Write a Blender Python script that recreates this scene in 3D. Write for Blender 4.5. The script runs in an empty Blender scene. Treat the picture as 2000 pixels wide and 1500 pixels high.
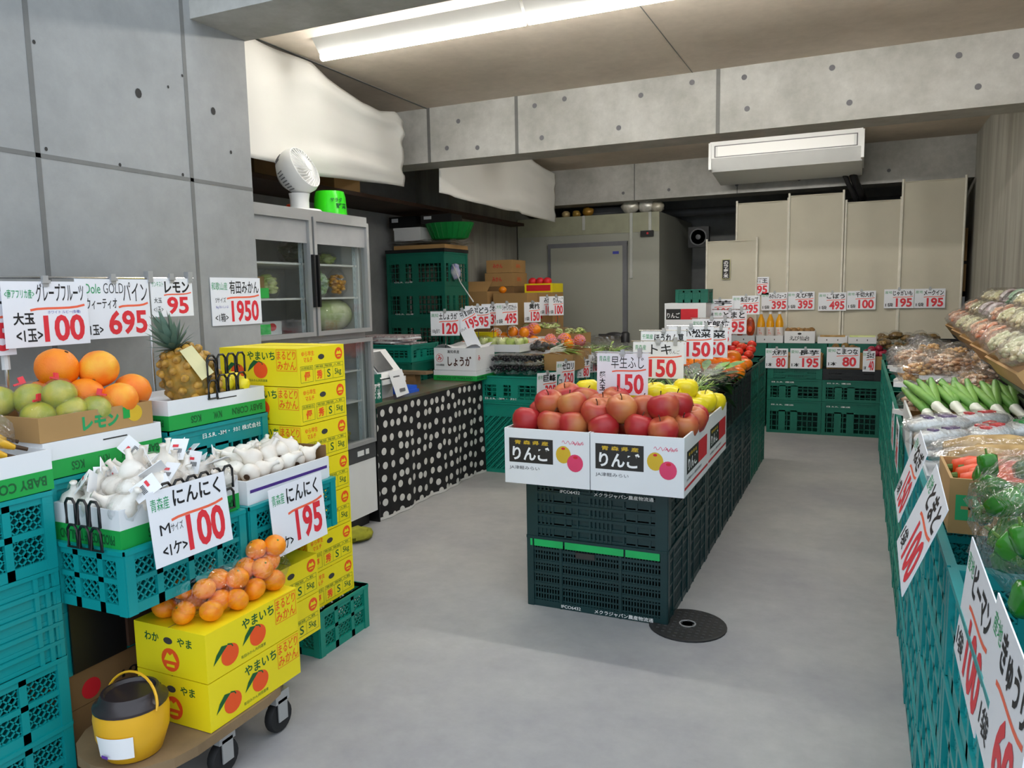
import bpy, math, random
from mathutils import Matrix, Vector, noise
PI = math.pi
random.seed(7)
C = bpy.context.scene.collection
SC = bpy.context.scene

# ---------------------------------------------------------------- camera, world, exposure
def look_matrix(yaw, pit, rol):
    cy, sy = math.cos(yaw), math.sin(yaw)
    fw = Vector((sy*math.cos(pit), cy*math.cos(pit), math.sin(pit)))
    r0 = Vector((cy, -sy, 0)); u0 = r0.cross(fw)
    r = r0*math.cos(rol)+u0*math.sin(rol); u = u0*math.cos(rol)-r0*math.sin(rol)
    return Matrix((r, u, -fw)).transposed()
cam_d = bpy.data.cameras.new('camera'); cam_d.sensor_width = 36; cam_d.lens = 36*1495.07/2000
cam_d.clip_start = .05
cam = bpy.data.objects.new('camera', cam_d); C.objects.link(cam)
cam.matrix_world = Matrix.Translation((0, 0, 1.35)) @ look_matrix(-.427751737, -.117023819, -.0182679122).to_4x4()
SC.camera = cam
w = bpy.data.worlds.new('sky'); SC.world = w; w.use_nodes = True
bg = w.node_tree.nodes['Background']; bg.inputs[0].default_value = (.80, .895, 1.0, 1); bg.inputs[1].default_value = 1.15
SC.view_settings.view_transform = 'Standard'; SC.view_settings.look = 'None'
SC.view_settings.gamma = 1; SC.view_settings.use_curve_mapping = False
SC.view_settings.exposure = 0.64
SC.cycles.use_denoising = True
SC.cycles.max_bounces = 8; SC.cycles.transparent_max_bounces = 24; SC.cycles.diffuse_bounces = 5
SC.cycles.caustics_reflective = False; SC.cycles.caustics_refractive = False
TUBE = 40.0

# ---------------------------------------------------------------- materials
def lin(h):
    if isinstance(h, str):
        h = [int(h[i:i+2], 16)/255 for i in (0, 2, 4)]
        h = [c/12.92 if c <= .04045 else ((c+.055)/1.055)**2.4 for c in h]
    return tuple(h)+(1,)
def base(name):
    m = bpy.data.materials.new(name); m.use_nodes = True
    nt = m.node_tree; return m, nt, nt.nodes['Principled BSDF']
def N(nt, t, **k):
    n = nt.nodes.new(t)
    for a, b in k.items():
        if a in n.inputs: n.inputs[a].default_value = b
        else: setattr(n, a, b)
    return n
def ramp(nt, fac, stops):
    r = N(nt, 'ShaderNodeValToRGB'); e = r.color_ramp.elements
    while len(e) < len(stops): e.new(.5)
    for q, (p, c) in zip(e, stops): q.position = p; q.color = c
    nt.links.new(fac, r.inputs[0]); return r
def P(name, col, rough=.55, amt=.12, scale=9, metal=0, spec=.5, bump=0, bscale=60, coat=0, col2=None, sss=0, vary=0):
    m, nt, b = base(name); L = nt.links
    c = lin(col); d = lin(col2) if col2 else tuple(x*(1-amt) for x in c[:3])+(1,)
    tc = N(nt, 'ShaderNodeTexCoord')
    nz = N(nt, 'ShaderNodeTexNoise', Scale=scale, Detail=4.0)
    if vary:
        oi = N(nt, 'ShaderNodeObjectInfo'); ad = N(nt, 'ShaderNodeVectorMath', operation='ADD'); sm = N(nt, 'ShaderNodeVectorMath', operation='SCALE'); sm.inputs['Scale'].default_value = 37
        cx = N(nt, 'ShaderNodeCombineXYZ')
        for i in range(3): L.new(oi.outputs['Random'], cx.inputs[i])
        L.new(cx.outputs[0], sm.inputs[0]); L.new(sm.outputs[0], ad.inputs[0]); L.new(tc.outputs['Object'], ad.inputs[1]); L.new(ad.outputs[0], nz.inputs['Vector'])
    else: L.new(tc.outputs['Object'], nz.inputs['Vector'])
    r = ramp(nt, nz.outputs['Fac'], [(.35, c), (.66, d)])
    L.new(r.outputs[0], b.inputs['Base Color'])
    b.inputs['Roughness'].default_value = rough; b.inputs['Metallic'].default_value = metal
    b.inputs['Specular IOR Level'].default_value = spec; b.inputs['Coat Weight'].default_value = coat
    if bump:
        n2 = N(nt, 'ShaderNodeTexNoise', Scale=bscale, Detail=3.0); L.new(tc.outputs['Object'], n2.inputs['Vector'])
        bp = N(nt, 'ShaderNodeBump', Strength=bump, Distance=.01); L.new(n2.outputs['Fac'], bp.inputs['Height']); L.new(bp.outputs[0], b.inputs['Normal'])
    return m
def glow(name, col, s):
    m, nt, b = base(name); b.inputs['Base Color'].default_value = lin(col); b.inputs['Emission Color'].default_value = lin(col); b.inputs['Emission Strength'].default_value = s
    return m
def film(name, fac=.1, rough=.12, bump=.8, bscale=30, tint='ffffff', haze=0.0, edge=.3):
    m, nt, b = base(name); L = nt.links; nt.nodes.remove(b); out = nt.nodes['Material Output']
    tr = N(nt, 'ShaderNodeBsdfTransparent'); tr.inputs[0].default_value = lin(tint)
    gl = N(nt, 'ShaderNodeBsdfGlossy', Roughness=rough); lw = N(nt, 'ShaderNodeLayerWeight', Blend=.35)
    tc = N(nt, 'ShaderNodeTexCoord'); nz = N(nt, 'ShaderNodeTexNoise', Scale=bscale, Detail=2.0); bp = N(nt, 'ShaderNodeBump', Strength=bump, Distance=.02)
    L.new(tc.outputs['Object'], nz.inputs['Vector']); L.new(nz.outputs['Fac'], bp.inputs['Height']); L.new(bp.outputs[0], gl.inputs['Normal']); L.new(bp.outputs[0], lw.inputs['Normal'])
    mm = N(nt, 'ShaderNodeMath', operation='MULTIPLY_ADD'); L.new(lw.outputs['Facing'], mm.inputs[0]); mm.inputs[1].default_value = edge; mm.inputs[2].default_value = fac
    mx = N(nt, 'ShaderNodeMixShader'); L.new(mm.outputs[0], mx.inputs[0]); L.new(tr.outputs[0], mx.inputs[1]); L.new(gl.outputs[0], mx.inputs[2])
    last = mx
    if haze:
        df = N(nt, 'ShaderNodeBsdfDiffuse'); df.inputs[0].default_value = (.85, .86, .88, 1); m2 = N(nt, 'ShaderNodeMixShader'); m2.inputs[0].default_value = haze
        L.new(mx.outputs[0], m2.inputs[1]); L.new(df.outputs[0], m2.inputs[2]); last = m2
    L.new(last.outputs[0], out.inputs[0]); return m
def concrete(name, col, dark, rough=.7, stain=.5, scale=1.1, stretch=(1, 1, 1)):
    m, nt, b = base(name); L = nt.links; tc = N(nt, 'ShaderNodeTexCoord'); mp = N(nt, 'ShaderNodeMapping'); mp.inputs['Scale'].default_value = stretch
    L.new(tc.outputs['Object'], mp.inputs[0])
    n1 = N(nt, 'ShaderNodeTexNoise', Scale=scale, Detail=7.0, Roughness=.62); n2 = N(nt, 'ShaderNodeTexNoise', Scale=14.0, Detail=6.0, Roughness=.7)
    for n in (n1, n2): L.new(mp.outputs[0], n.inputs['Vector'])
    r1 = ramp(nt, n1.outputs['Fac'], [(.32, lin(dark)), (.62, lin(col))]); r2 = ramp(nt, n2.outputs['Fac'], [(.3, (.82, .82, .82, 1)), (.7, (1.05, 1.05, 1.05, 1))])
    mx = N(nt, 'ShaderNodeMix', data_type='RGBA', blend_type='MULTIPLY'); mx.inputs[0].default_value = stain
    L.new(r1.outputs[0], mx.inputs[6]); L.new(r2.outputs[0], mx.inputs[7]); L.new(mx.outputs[2], b.inputs['Base Color'])
    vo = N(nt, 'ShaderNodeTexVoronoi', Scale=26.0); L.new(tc.outputs['Object'], vo.inputs['Vector'])
    bp = N(nt, 'ShaderNodeBump', Strength=.12, Distance=.004); L.new(n2.outputs['Fac'], bp.inputs['Height']); L.new(bp.outputs[0], b.inputs['Normal'])
    b.inputs['Roughness'].default_value = rough; b.inputs['Specular IOR Level'].default_value = .35
    return m
def fruit(name, col, col2, rough=.35, scale=5, bump=0, bscale=120, stops=(.4, .62), streak=1):
    m, nt, b = base(name); L = nt.links; tc = N(nt, 'ShaderNodeTexCoord'); oi = N(nt, 'ShaderNodeObjectInfo')
    mp = N(nt, 'ShaderNodeMapping'); mp.inputs['Scale'].default_value = (1, 1, 1/streak)
    ad = N(nt, 'ShaderNodeVectorMath', operation='ADD'); sc = N(nt, 'ShaderNodeVectorMath', operation='SCALE'); sc.inputs['Scale'].default_value = 9
    cx = N(nt, 'ShaderNodeCombineXYZ')
    for i in range(3): L.new(oi.outputs['Random'], cx.inputs[i])
    L.new(cx.outputs[0], sc.inputs[0]); L.new(tc.outputs['Object'], mp.inputs[0]); L.new(mp.outputs[0], ad.inputs[0]); L.new(sc.outputs[0], ad.inputs[1])
    nz = N(nt, 'ShaderNodeTexNoise', Scale=scale, Detail=3.0); L.new(ad.outputs[0], nz.inputs['Vector'])
    r = ramp(nt, nz.outputs['Fac'], [(stops[0], lin(col)), (stops[1], lin(col2))]); L.new(r.outputs[0], b.inputs['Base Color'])
    b.inputs['Roughness'].default_value = rough
    if bump:
        n2 = N(nt, 'ShaderNodeTexNoise', Scale=bscale, Detail=1.0); L.new(tc.outputs['Object'], n2.inputs['Vector'])
        bp = N(nt, 'ShaderNodeBump', Strength=bump, Distance=.003); L.new(n2.outputs['Fac'], bp.inputs['Height']); L.new(bp.outputs[0], b.inputs['Normal'])
    return m

CONC = concrete('concrete_wall', 'a6a7a6', '8f908f'); CONC2 = concrete('concrete_beam', 'c6c5c0', 'a8a7a0', stain=.8, scale=2.2)
CONC_D = concrete('concrete_joint', '7e7e7b', '696967'); CONC_P = concrete('concrete_plank', 'aaa89e', '86847a', stretch=(6, 6, .5))
CEIL = concrete('ceiling_board', 'dacdbe', 'bcafa0', scale=.8); FLOOR = concrete('floor_concrete', 'b4b3b0', '97969a', rough=.6, stain=.5, scale=.8)
HOLE_SHADE = P('dark_hole', '3c3a38', .9)  # dark colour painted for the shade inside holes and hand slots
TEAL = P('teal_plastic', '089496', .38, .1, 4, bump=.03); TEAL_M = P('teal_green_plastic', '0c8a76', .42, .12, 5); IFCO = P('dark_green_plastic', '0e3638', .4, .2, 6); TEAL_D = P('deep_green_plastic', '0b6b58', .45, .15, 5)
BLACKC = P('black_plastic', '1b1c1d', .4, .2); LIME = P('bright_green_plastic', '16b560', .4)
WHITE = P('white_paper', 'f1f2f4', .5, .03); PAPER = P('sign_paper', 'eef0f6', .35, .03, 3); CARD = P('kraft_card', 'b08a56', .75, .12, 5); CARD_D = P('old_kraft_card', '8a6840', .8, .2, 4); CARD_W = P('white_card', 'e9ebee', .55, .04, 4)
YEL = P('yellow_card', 'f2de12', .5, .05, 3); INK = P('black_ink', '17171a', .5, 0); RED = P('red_ink', 'e2333f', .45, .05); ORG = P('orange_ink', 'f26a4a', .45, 0); GRN = P('green_ink', '1f9a5c', .5, 0); BLU = P('blue_ink', '4a4fb0', .5, 0)
BOXG = P('box_green', '16a044', .5, .06); DKG = P('dark_green_ink', '0f5a2c', .5, 0); PRO = P('print_orange', 'f2561c', .5, .05); PRO_R = P('print_red', 'd51f2e', .5, .1); PINK = P('print_pink', 'e2406c', .5, .1); PYEL = P('print_yellow', 'd9b32a', .5, .1); BLK = P('print_black', '262422', .5, .1); WINK = P('white_ink', 'f4f4f4', .5, 0); NAVY = P('navy_ink', '26357c', .5, 0); GREYI = P('grey_ink', '6a6a6e', .5, 0)
STEEL = P('brushed_steel', 'b4b5b5', .38, .08, 4, metal=.35); CHROME = P('chrome_wire', 'c9c9c9', .2, 0, metal=1); GREYP = P('grey_plastic', '77787a', .45); WPL = P('white_plastic', 'e6e7e6', .35, .03); DARKIN = P('dark_interior', '47484a', .6)
CREAM = P('cream_cloth', 'cfc9b6', .8, .12, 1.6, bump=.1, bscale=240); CLOTH = P('white_cloth', 'dcdbd6', .85, .05, 2, bump=.08, bscale=300); COLD = P('cold_store_panel', 'a3a498', .5, .06, 1.2); COLDF = P('door_trim_grey', '74757a', .45)
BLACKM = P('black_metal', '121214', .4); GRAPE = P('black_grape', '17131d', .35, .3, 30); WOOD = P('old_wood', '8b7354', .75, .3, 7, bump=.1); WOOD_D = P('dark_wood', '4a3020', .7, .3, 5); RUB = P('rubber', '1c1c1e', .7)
FILM = film('clear_film'); FILM2 = film('crinkled_film', .07, .08, 1.0, 40, haze=.015); FILM3 = film('soft_film', .06, .06, 1.0, 30); FILM4 = film('thin_film', .045, .05, 1.0, 34, edge=.2); GLASS = film('door_glass', .03, .03, 0, 5, 'f6f8f7', edge=.2); PET = film('clear_tray', .16, .15, .5, 40)
NET = P('foam_net', 'ece8e2', .8); PNET = P('pink_foam_net', 'e79aa8', .8)
M_APPLE = fruit('red_apple_skin', 'a92428', 'c4884a', .4, 8, stops=(.45, .78), streak=1.4); M_YAP = fruit('yellow_apple_skin', 'ecd81c', 'dccf2c', .3, 6); M_ORG = fruit('orange_peel', 'f28a0c', 'ec780c', .48, 1, .3, 22); M_GFR = fruit('grapefruit_peel', 'f07c18', 'f2b030', .5, .7, .25, 20, stops=(.36, .66)); M_GGF = fruit('green_citrus_peel', 'a3b030', 'cfc838', .35, .8, .2, 20); M_LEM = fruit('lemon_peel', 'f0dd1e', 'e8d227', .4, 1, .2, 20)
M_MIK = fruit('mandarin_peel', 'f29410', 'ee820c', .36, 2, .2, 20); M_PER = fruit('persimmon_skin', 'f08c16', 'ea6f12', .25, 5); M_TOM = fruit('tomato_skin', 'd8261c', 'ee4a30', .2, 6); M_POT = fruit('potato_skin', 'b08a58', '8a6638', .8, 14); M_ONI = fruit('red_onion_skin', '8c1c34', 'a83048', .3, 8); M_GAR = fruit('garlic_skin', 'f2eee4', 'e2d8cc', .55, 12); M_KIWI = fruit('taro_skin', '8f7340', '6d5430', .9, 20); M_GRN = fruit('pale_green_skin', 'b9cf6a', 'd8e0a0', .35, 8); M_PEP = fruit('green_pepper_skin', '2f7d18', '1d5c10', .2, 8); M_LEAF = fruit('leaf_green', '3f7a2a', '6fa63f', .5, 12); M_LEAF_L = fruit('light_leaf_green', '8fb84a', 'bcd27c', .5, 12); M_DLEAF = fruit('dark_leaf', '1f3d24', '35592e', .45, 12); M_STEM = P('stem_brown', '4a3420', .8); M_CAL = P('calyx_green', '5c7a30', .7)
M_MUSH = fruit('mushroom_brown', 'c09068', 'e2c8a8', .5, 25); M_MUSH2 = fruit('mushroom_gold', 'b8823c', 'd8b070', .4, 25); M_BAN = fruit('banana_peel', 'e6b92a', 'd6a020', .4, 8); M_PINE = P('pineapple_skin', 'b8892c', .55, .3, 40, col2='7d6a2c'); M_PCR = P('pineapple_leaf', '64806f', .55, .2, 12); M_LEEKW = P('leek_white', 'eef0e2', .4); M_LEEKG = P('leek_green', '4f8a3c', .45, .25, 10, col2='7fae52'); M_YAM = fruit('yam_skin', 'c2a067', '9d7c48', .7, 16); M_CAR = fruit('carrot_skin', 'ef5a1e', 'e2481a', .4, 9); M_MEL = fruit('gourd_skin', 'dbe4b8', 'b9cc86', .3, 9)

# ---------------------------------------------------------------- mesh builder
_tx = {}
def text_geo(s, bold):
    k = (s, bold)
    if k not in _tx:
        c = bpy.data.curves.new('t', 'FONT'); c.body = s; c.size = 1; c.resolution_u = 3; c.offset = bold; c.space_line = .95
        o = bpy.data.objects.new('t', c); C.objects.link(o)
        dg = bpy.context.evaluated_depsgraph_get(); dg.update()
        m = bpy.data.meshes.new_from_object(o.evaluated_get(dg))
        vs = [(v.co.x, v.co.y) for v in m.vertices]; fs = [tuple(p.vertices) for p in m.polygons]
        bpy.data.objects.remove(o); bpy.data.curves.remove(c); bpy.data.meshes.remove(m)
        x0 = min(v[0] for v in vs); x1 = max(v[0] for v in vs); y0 = min(v[1] for v in vs); y1 = max(v[1] for v in vs)
        _tx[k] = ([((x-x0)/max(x1-x0, 1e-6), (y-y0)/max(y1-y0, 1e-6)) for x, y in vs], fs)
    return _tx[k]
class M:
    def __init__(s): s.v = []; s.f = []
    def add(s, vs, fs):
        n = len(s.v); s.v += [tuple(p) for p in vs]; s.f += [tuple(i+n for i in f) for f in fs]; return s
    def box(s, x0, x1, y0, y1, z0, z1):
        return s.add([(x, y, z) for z in (z0, z1) for y in (y0, y1) for x in (x0, x1)], [(0, 2, 3, 1), (4, 5, 7, 6), (0, 1, 5, 4), (2, 6, 7, 3), (0, 4, 6, 2), (1, 3, 7, 5)])
    def rbox(s, x0, x1, y0, y1, z0, z1, r):
        pts = []
        for cx, cy, a in ((x1-r, y1-r, 0), (x0+r, y1-r, 90), (x0+r, y0+r, 180), (x1-r, y0+r, 270)):
            for k in range(5): t = math.radians(a+22.5*k); pts.append((cx+r*math.cos(t), cy+r*math.sin(t)))
        return s.prism(pts, z0, z1)
    def prism(s, pts, z0, z1):
        n = len(pts); vs = [(x, y, z0) for x, y in pts]+[(x, y, z1) for x, y in pts]
        return s.add(vs, [tuple(range(n))[::-1], tuple(range(n, 2*n))]+[(i, (i+1) % n, n+(i+1) % n, n+i) for i in range(n)])
    def lathe(s, prof, n=16, c=(0, 0, 0), sx=1, sy=1, wob=0):
        vs = []; fs = []
        for j, (r, z) in enumerate(prof):
            for i in range(n):
                a = 2*PI*i/n; q = r*(1+wob*math.sin(a*5+j))
                vs.append((c[0]+q*sx*math.cos(a), c[1]+q*sy*math.sin(a), c[2]+z))
        for j in range(len(prof)-1):
            for i in range(n): a = j*n+i; b = j*n+(i+1) % n; fs.append((a, b, b+n, a+n))
        fs.append(tuple(range(n))[::-1]); k = (len(prof)-1)*n; fs.append(tuple(range(k, k+n)))
        return s.add(vs, fs)
    def ell(s, c, rx, ry, rz, n=14, m=9, f=None):
        vs = []; fs = []
        for j in range(m+1):
            t = PI*j/m
            for i in range(n):
                a = 2*PI*i/n; d = Vector((math.sin(t)*math.cos(a), math.sin(t)*math.sin(a), -math.cos(t))); k = f(d) if f else 1
                vs.append((c[0]+rx*d.x*k, c[1]+ry*d.y*k, c[2]+rz*d.z*k))
        for j in range(m):
            for i in range(n): a = j*n+i; b = j*n+(i+1) % n; fs.append((a, b, b+n, a+n))
        return s.add(vs, fs)
    def tube(s, pts, r, n=6):
        pts = [Vector(p) for p in pts]; rs = r if isinstance(r, (list, tuple)) else [r]*len(pts); vs = []; fs = []
        up = Vector((0, 0, 1))
        for k, p in enumerate(pts):
            d = (pts[min(k+1, len(pts)-1)]-pts[max(k-1, 0)]).normalized()
            a = d.cross(up); a = d.cross(Vector((0, 1, 0))) if a.length < .1 else a; a.normalize(); b = a.cross(d)
            for i in range(n): t = 2*PI*i/n; vs.append(p+(a*math.cos(t)+b*math.sin(t))*rs[k])
        for k in range(len(pts)-1):
            for i in range(n): a = k*n+i; b = k*n+(i+1) % n; fs.append((a, b, b+n, a+n))
        fs.append(tuple(range(n))[::-1]); k = (len(pts)-1)*n; fs.append(tuple(range(k, k+n)))
        return s.add(vs, fs)
    def grid(s, fn, nu, nv):
        vs = [fn(i/nu, j/nv) for j in range(nv+1) for i in range(nu+1)]; w = nu+1
        return s.add(vs, [(j*w+i, j*w+i+1, (j+1)*w+i+1, (j+1)*w+i) for j in range(nv) for i in range(nu)])
    def leaf(s, p, d, L, wd, droop=.3, up=(0, 0, 1)):
        p = Vector(p); d = Vector(d).normalized(); u = Vector(up); sd = d.cross(u); sd = Vector((1, 0, 0)) if sd.length < .05 else sd.normalized(); vs = []
        for k in range(5):
            t = k/4; q = p+d*(L*t)-Vector((0, 0, droop*L*t*t)); ww = wd*(.25, .8, 1, .75, .05)[k]
            vs += [q-sd*ww, q+Vector((0, 0, -.15*ww)), q+sd*ww]
        fs = []
        for k in range(4):
            for i in (0, 1): a = k*3+i; fs.append((a, a+1, a+4, a+3))
        return s.add(vs, fs)
    # flat printing: x right, y up
    def rect(s, x0, x1, y0, y1, z=0): return s.add([(x0, y0, z), (x1, y0, z), (x1, y1, z), (x0, y1, z)], [(0, 1, 2, 3)])
    def frame(s, x0, x1, y0, y1, t, z=0): return s.rect(x0, x1, y0, y0+t, z).rect(x0, x1, y1-t, y1, z).rect(x0, x0+t, y0+t, y1-t, z).rect(x1-t, x1, y0+t, y1-t, z)
    def disc(s, cx, cy, rx, ry, z=0, n=20): return s.add([(cx+rx*math.cos(2*PI*i/n), cy+ry*math.sin(2*PI*i/n), z) for i in range(n)], [tuple(range(n))])
    def flat(s, pts, z=0): return s.add([(x, y, z) for x, y in pts], [tuple(range(len(pts)))])
    def stroke(s, pts, wd, z=0):
        vs = []
        for k, (x, y) in enumerate(pts):
            x0, y0 = pts[max(k-1, 0)]; x1, y1 = pts[min(k+1, len(pts)-1)]; l = math.hypot(x1-x0, y1-y0) or 1; nx, ny = -(y1-y0)/l*wd/2, (x1-x0)/l*wd/2
            vs += [(x+nx, y+ny, z), (x-nx, y-ny, z)]
        return s.add(vs, [(2*k, 2*k+1, 2*k+3, 2*k+2) for k in range(len(pts)-1)])
    def text(s, t, x, y, wd, h, bold=0, z=0, flip=0, slant=0):
        vs, fs = text_geo(t, bold)
        if flip: return s.add([(x+wd*(1-a), y+h*(1-b), z) for a, b in vs], fs)
        return s.add([(x+wd*a+slant*h*b, y+h*b, z) for a, b in vs], fs)
    def mesh(s, name, smooth=False, ang=.9):
        m = bpy.data.meshes.new(name); m.from_pydata(s.v, [], s.f); m.validate()
        if smooth:
            m.polygons.foreach_set('use_smooth', [True]*len(m.polygons))
            if ang < 3: m.set_sharp_from_angle(angle=ang)
        m.update(); return m
def ob(name, m, mt, parent=None, loc=(0, 0, 0), rot=(0, 0, 0), smooth=False, ang=.9):
    if isinstance(m, M): m = m.mesh(name, smooth, ang)
    if not m.materials: m.materials.append(mt)
    o = bpy.data.objects.new(name, m); C.objects.link(o); o.location = loc; o.rotation_euler = rot
    if parent: o.parent = parent
    return o
def tag(o, label, cat, group=None):
    o['label'] = label; o['category'] = cat
    if group: o['group'] = group
    return o
def thing(name, label, cat, loc=(0, 0, 0), rz=0, group=None):
    o = bpy.data.objects.new(name, None); C.objects.link(o); o.location = loc; o.rotation_euler = (0, 0, rz); o.empty_display_size = .05
    return tag(o, label, cat, group)
def st(name, m, mt, loc=(0, 0, 0), smooth=False):
    o = ob(name, m, mt, None, loc, smooth=smooth); o['kind'] = 'structure'; return o
KIDS = {}
def kids(o):
    if o.name not in KIDS: KIDS[o.name] = list(o.children)
    return KIDS[o.name]
def dup(root, loc, rz=None, label=None, scale=1, rot=None):
    r = root.copy(); C.objects.link(r); r.location = loc
    if rz is not None: r.rotation_euler = (0, 0, rz)
    if rot is not None: r.rotation_euler = rot
    r.scale = (scale,)*3 if not isinstance(scale, tuple) else scale
    if label: r['label'] = label
    for ch in kids(root):
        c = ch.copy(); C.objects.link(c); c.parent = r
        for g in kids(ch):
            d = g.copy(); C.objects.link(d); d.parent = c
    return r
def place(protos, key, make, loc, rz=0, label=None, scale=1, rot=None, group=None):
    """first call builds the thing, later calls copy it"""
    if key not in protos: protos[key] = make(); o = protos[key]; o.location = loc; o.rotation_euler = rot if rot is not None else (0, 0, rz); o.scale = (scale,)*3 if not isinstance(scale, tuple) else scale; o['label'] = label
    else: o = dup(protos[key], loc, rz, label, scale, rot)
    if group: o['group'] = group
    return o
PR = {}
FR = {'F': (PI/2, 0, 0), 'R': (PI/2, 0, PI/2), 'L': (PI/2, 0, -PI/2), 'B': (PI/2, 0, PI), 'T': (0, 0, 0)}
def face(name, m, mt, parent, side, loc): return ob(name, m, mt, parent, loc, FR[side])
NTH = 'first second third fourth fifth sixth seventh eighth ninth tenth eleventh twelfth thirteenth fourteenth fifteenth sixteenth seventeenth eighteenth nineteenth twentieth'.split()
NTH += ['twenty-'+x for x in NTH[:9]]+['thirtieth']+['thirty-'+x for x in NTH[:9]]
# ---------------------------------------------------------------- setting
st('floor', M().box(-6, 4, -5, 11, -.1, 0), FLOOR)
st('wall_left', M().box(-4.6, -2.5, -2.5, 2.72, 0, 4.2), CONC)
for y in (1.73, 2.376): st('trim_1', M().box(-2.5, -2.4985, y-.009, y+.009, 0, 4.2), CONC_D)
st('trim_2', M().box(-2.5, -2.4985, -2.5, 2.72, 1.828, 1.843), CONC_D)
m = M()
for y, z, r in ((2.145, 2.125, .018), (2.513, 2.134, .016), (2.286, 2.18, .006), (2.041, 1.848, .007), (2.33, 1.85, .007), (2.6, 1.98, .008), (1.76, 1.86, .007), (2.36, 2.24, .006), (1.75, 2.2, .007)):
    m.add([(-2.4984, y+r*.8*math.cos(a*PI/5), z+r*math.sin(a*PI/5)) for a in range(10)], [tuple(range(10))])
st('trim_3', m, HOLE_SHADE)
st('wall_left_rear', M().box(-4.6, -4.1, 2.72, 6.75, 0, 2.8), CONC)
st('wall_left_pier', M().box(-4.6, -3.72, 6.75, 10.4, 0, 2.8), CONC_P)
st('wall_right', M().box(.91, 1.3, 2.6, 10.4, 0, 4.2), CONC_P)
st('wall_back', M().box(-4.6, 1.3, 10.2, 10.5, 0, 2.8), CONC)
st('ceiling', M().box(-4.6, 1.3, 2.7, 10.5, 2.72, 2.95), CEIL)
st('beam_front', M().box(-4.6, 1.3, 2.42, 2.73, 2.475, 4.2), CONC2)
bm_ = M().box(-4.6, 1.3, 5.07, 5.34, 2.33, 2.95)
st('beam_middle', bm_, CONC2)
st('beam_rear', M().box(-4.6, 1.3, 8.28, 8.6, 2.335, 2.95), CONC2)
m = M(); d = M()
for x in (-2.95, -2.24, -.857):
    m.box(x-.012, x+.012, 5.0675, 5.08, 2.33, 2.72)
st('trim_4', m, CONC_D)
for x, z in ((-2.8, 2.42), (-2.7, 2.6), (-2.55, 2.4), (-2.1, 2.64), (-2.05, 2.42), (-1.88, 2.66), (-1.5, 2.43), (-1.35, 2.62), (-1.02, 2.66), (-.7, 2.65), (-.68, 2.46), (-.2, 2.64), (-.1, 2.43), (.45, 2.62), (.55, 2.44), (.72, 2.58)):
    d.add([(x+.017*math.cos(a*PI/6), 5.0672, z+.017*math.sin(a*PI/6)) for a in range(12)], [tuple(range(12))])
for x, z in ((-2.4, 2.42), (-1.9, 2.42), (-1.2, 2.42), (-.6, 2.43), (.2, 2.45)):
    d.add([(x+.017*math.cos(a*PI/6), 8.277, z+.017*math.sin(a*PI/6)) for a in range(12)], [tuple(range(12))])
st('trim_5', d, P('tie_hole', '77767a', .8))
m = M().box(-2.28, -2.27, 8.277, 8.29, 2.335, 2.72).box(-1.2, -1.19, 8.277, 8.29, 2.335, 2.72).box(-2.97, -2.955, 2.73, 5.07, 2.717, 2.73).box(-1.02, -1.015, 2.73, 5.07, 2.7185, 2.73)
st('trim_6', m, CONC_D)

# ceiling lights
def lamp():
    t = thing('fluorescent_light', '', 'ceiling light', group='ceiling tube lights')
    h = M().add([(-.6, -.08, .1), (.6, -.08, .1), (.6, .08, .1), (-.6, .08, .1), (-.6, -.025, .035), (.6, -.025, .035), (.6, .025, .035), (-.6, .025, .035)], [(0, 1, 2, 3), (0, 4, 5, 1), (1, 5, 6, 2), (2, 6, 7, 3), (3, 7, 4, 0), (4, 7, 6, 5)])
    ob('housing', h, WPL, t)
    ob('tube', M().tube([(-.598, 0, .02), (.598, 0, .02)], .02, 12), glow('tube_light', 'fffcf5', TUBE), t, smooth=True)
    for x in (-.59, .59): ob('socket', M().box(x-.01, x+.01, -.02, .02, .03, .05), WPL, t)
    return t
for k, (x, y) in enumerate(((-2.1, 3.52), (-.885, 3.52), (.33, 3.52), (-1.75, 6.3), (-.5, 6.3))):  # side wall tube and rear tubes are unseen, added for more light
    place(PR, 'lamp', lamp, (x, y, 2.62), 0, ('white tube light at the cloth end of the ceiling line', 'white tube light in the middle of the ceiling line', 'added unseen tube light beside the bare side wall in front of the middle beam', 'added unseen tube light behind the middle beam near the cold store', 'added unseen tube light behind the middle beam in front of the air conditioner')[k])

# hanging cloths
def drape(name, label, top, bot, cat, x0, amp):
    def lerp(ps, t):
        for a, b in zip(ps, ps[1:]):
            if t <= b[0]: k = (t-a[0])/max(b[0]-a[0], 1e-6); return a[1]+(b[1]-a[1])*k
        return ps[-1][1]
    y0, y1 = top[0][0], top[-1][0]
    def fn(u, v):
        y = y0+(y1-y0)*u; zt = lerp(top, y); zb = lerp(bot, y); z = zb+(zt-zb)*v
        sag = u*u*(1-u)*6.75 if amp > 0 else 4*u*(1-u)*.8
        sw = max(0, min(1, (u-.25)*2)); q = v+1.1*(u-.72)**2; x = x0+abs(amp)*(sag*.3*math.sin(q*9)+.5*sw*(abs(math.sin(q*8.5))**3+.5*abs(math.sin(q*15+1))**4)*(1-abs(2*u-1.25)**2*.5)+.15*math.sin(u*23+v*3))
        return (x, y, z)
    o = ob(name, M().grid(fn, 60, 24), CLOTH, None, smooth=True, ang=4); tag(o, label, cat, 'white cloths hung below the ceiling')
    s = o.modifiers.new('thick', 'SOLIDIFY'); s.thickness = .003
    return o
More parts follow.
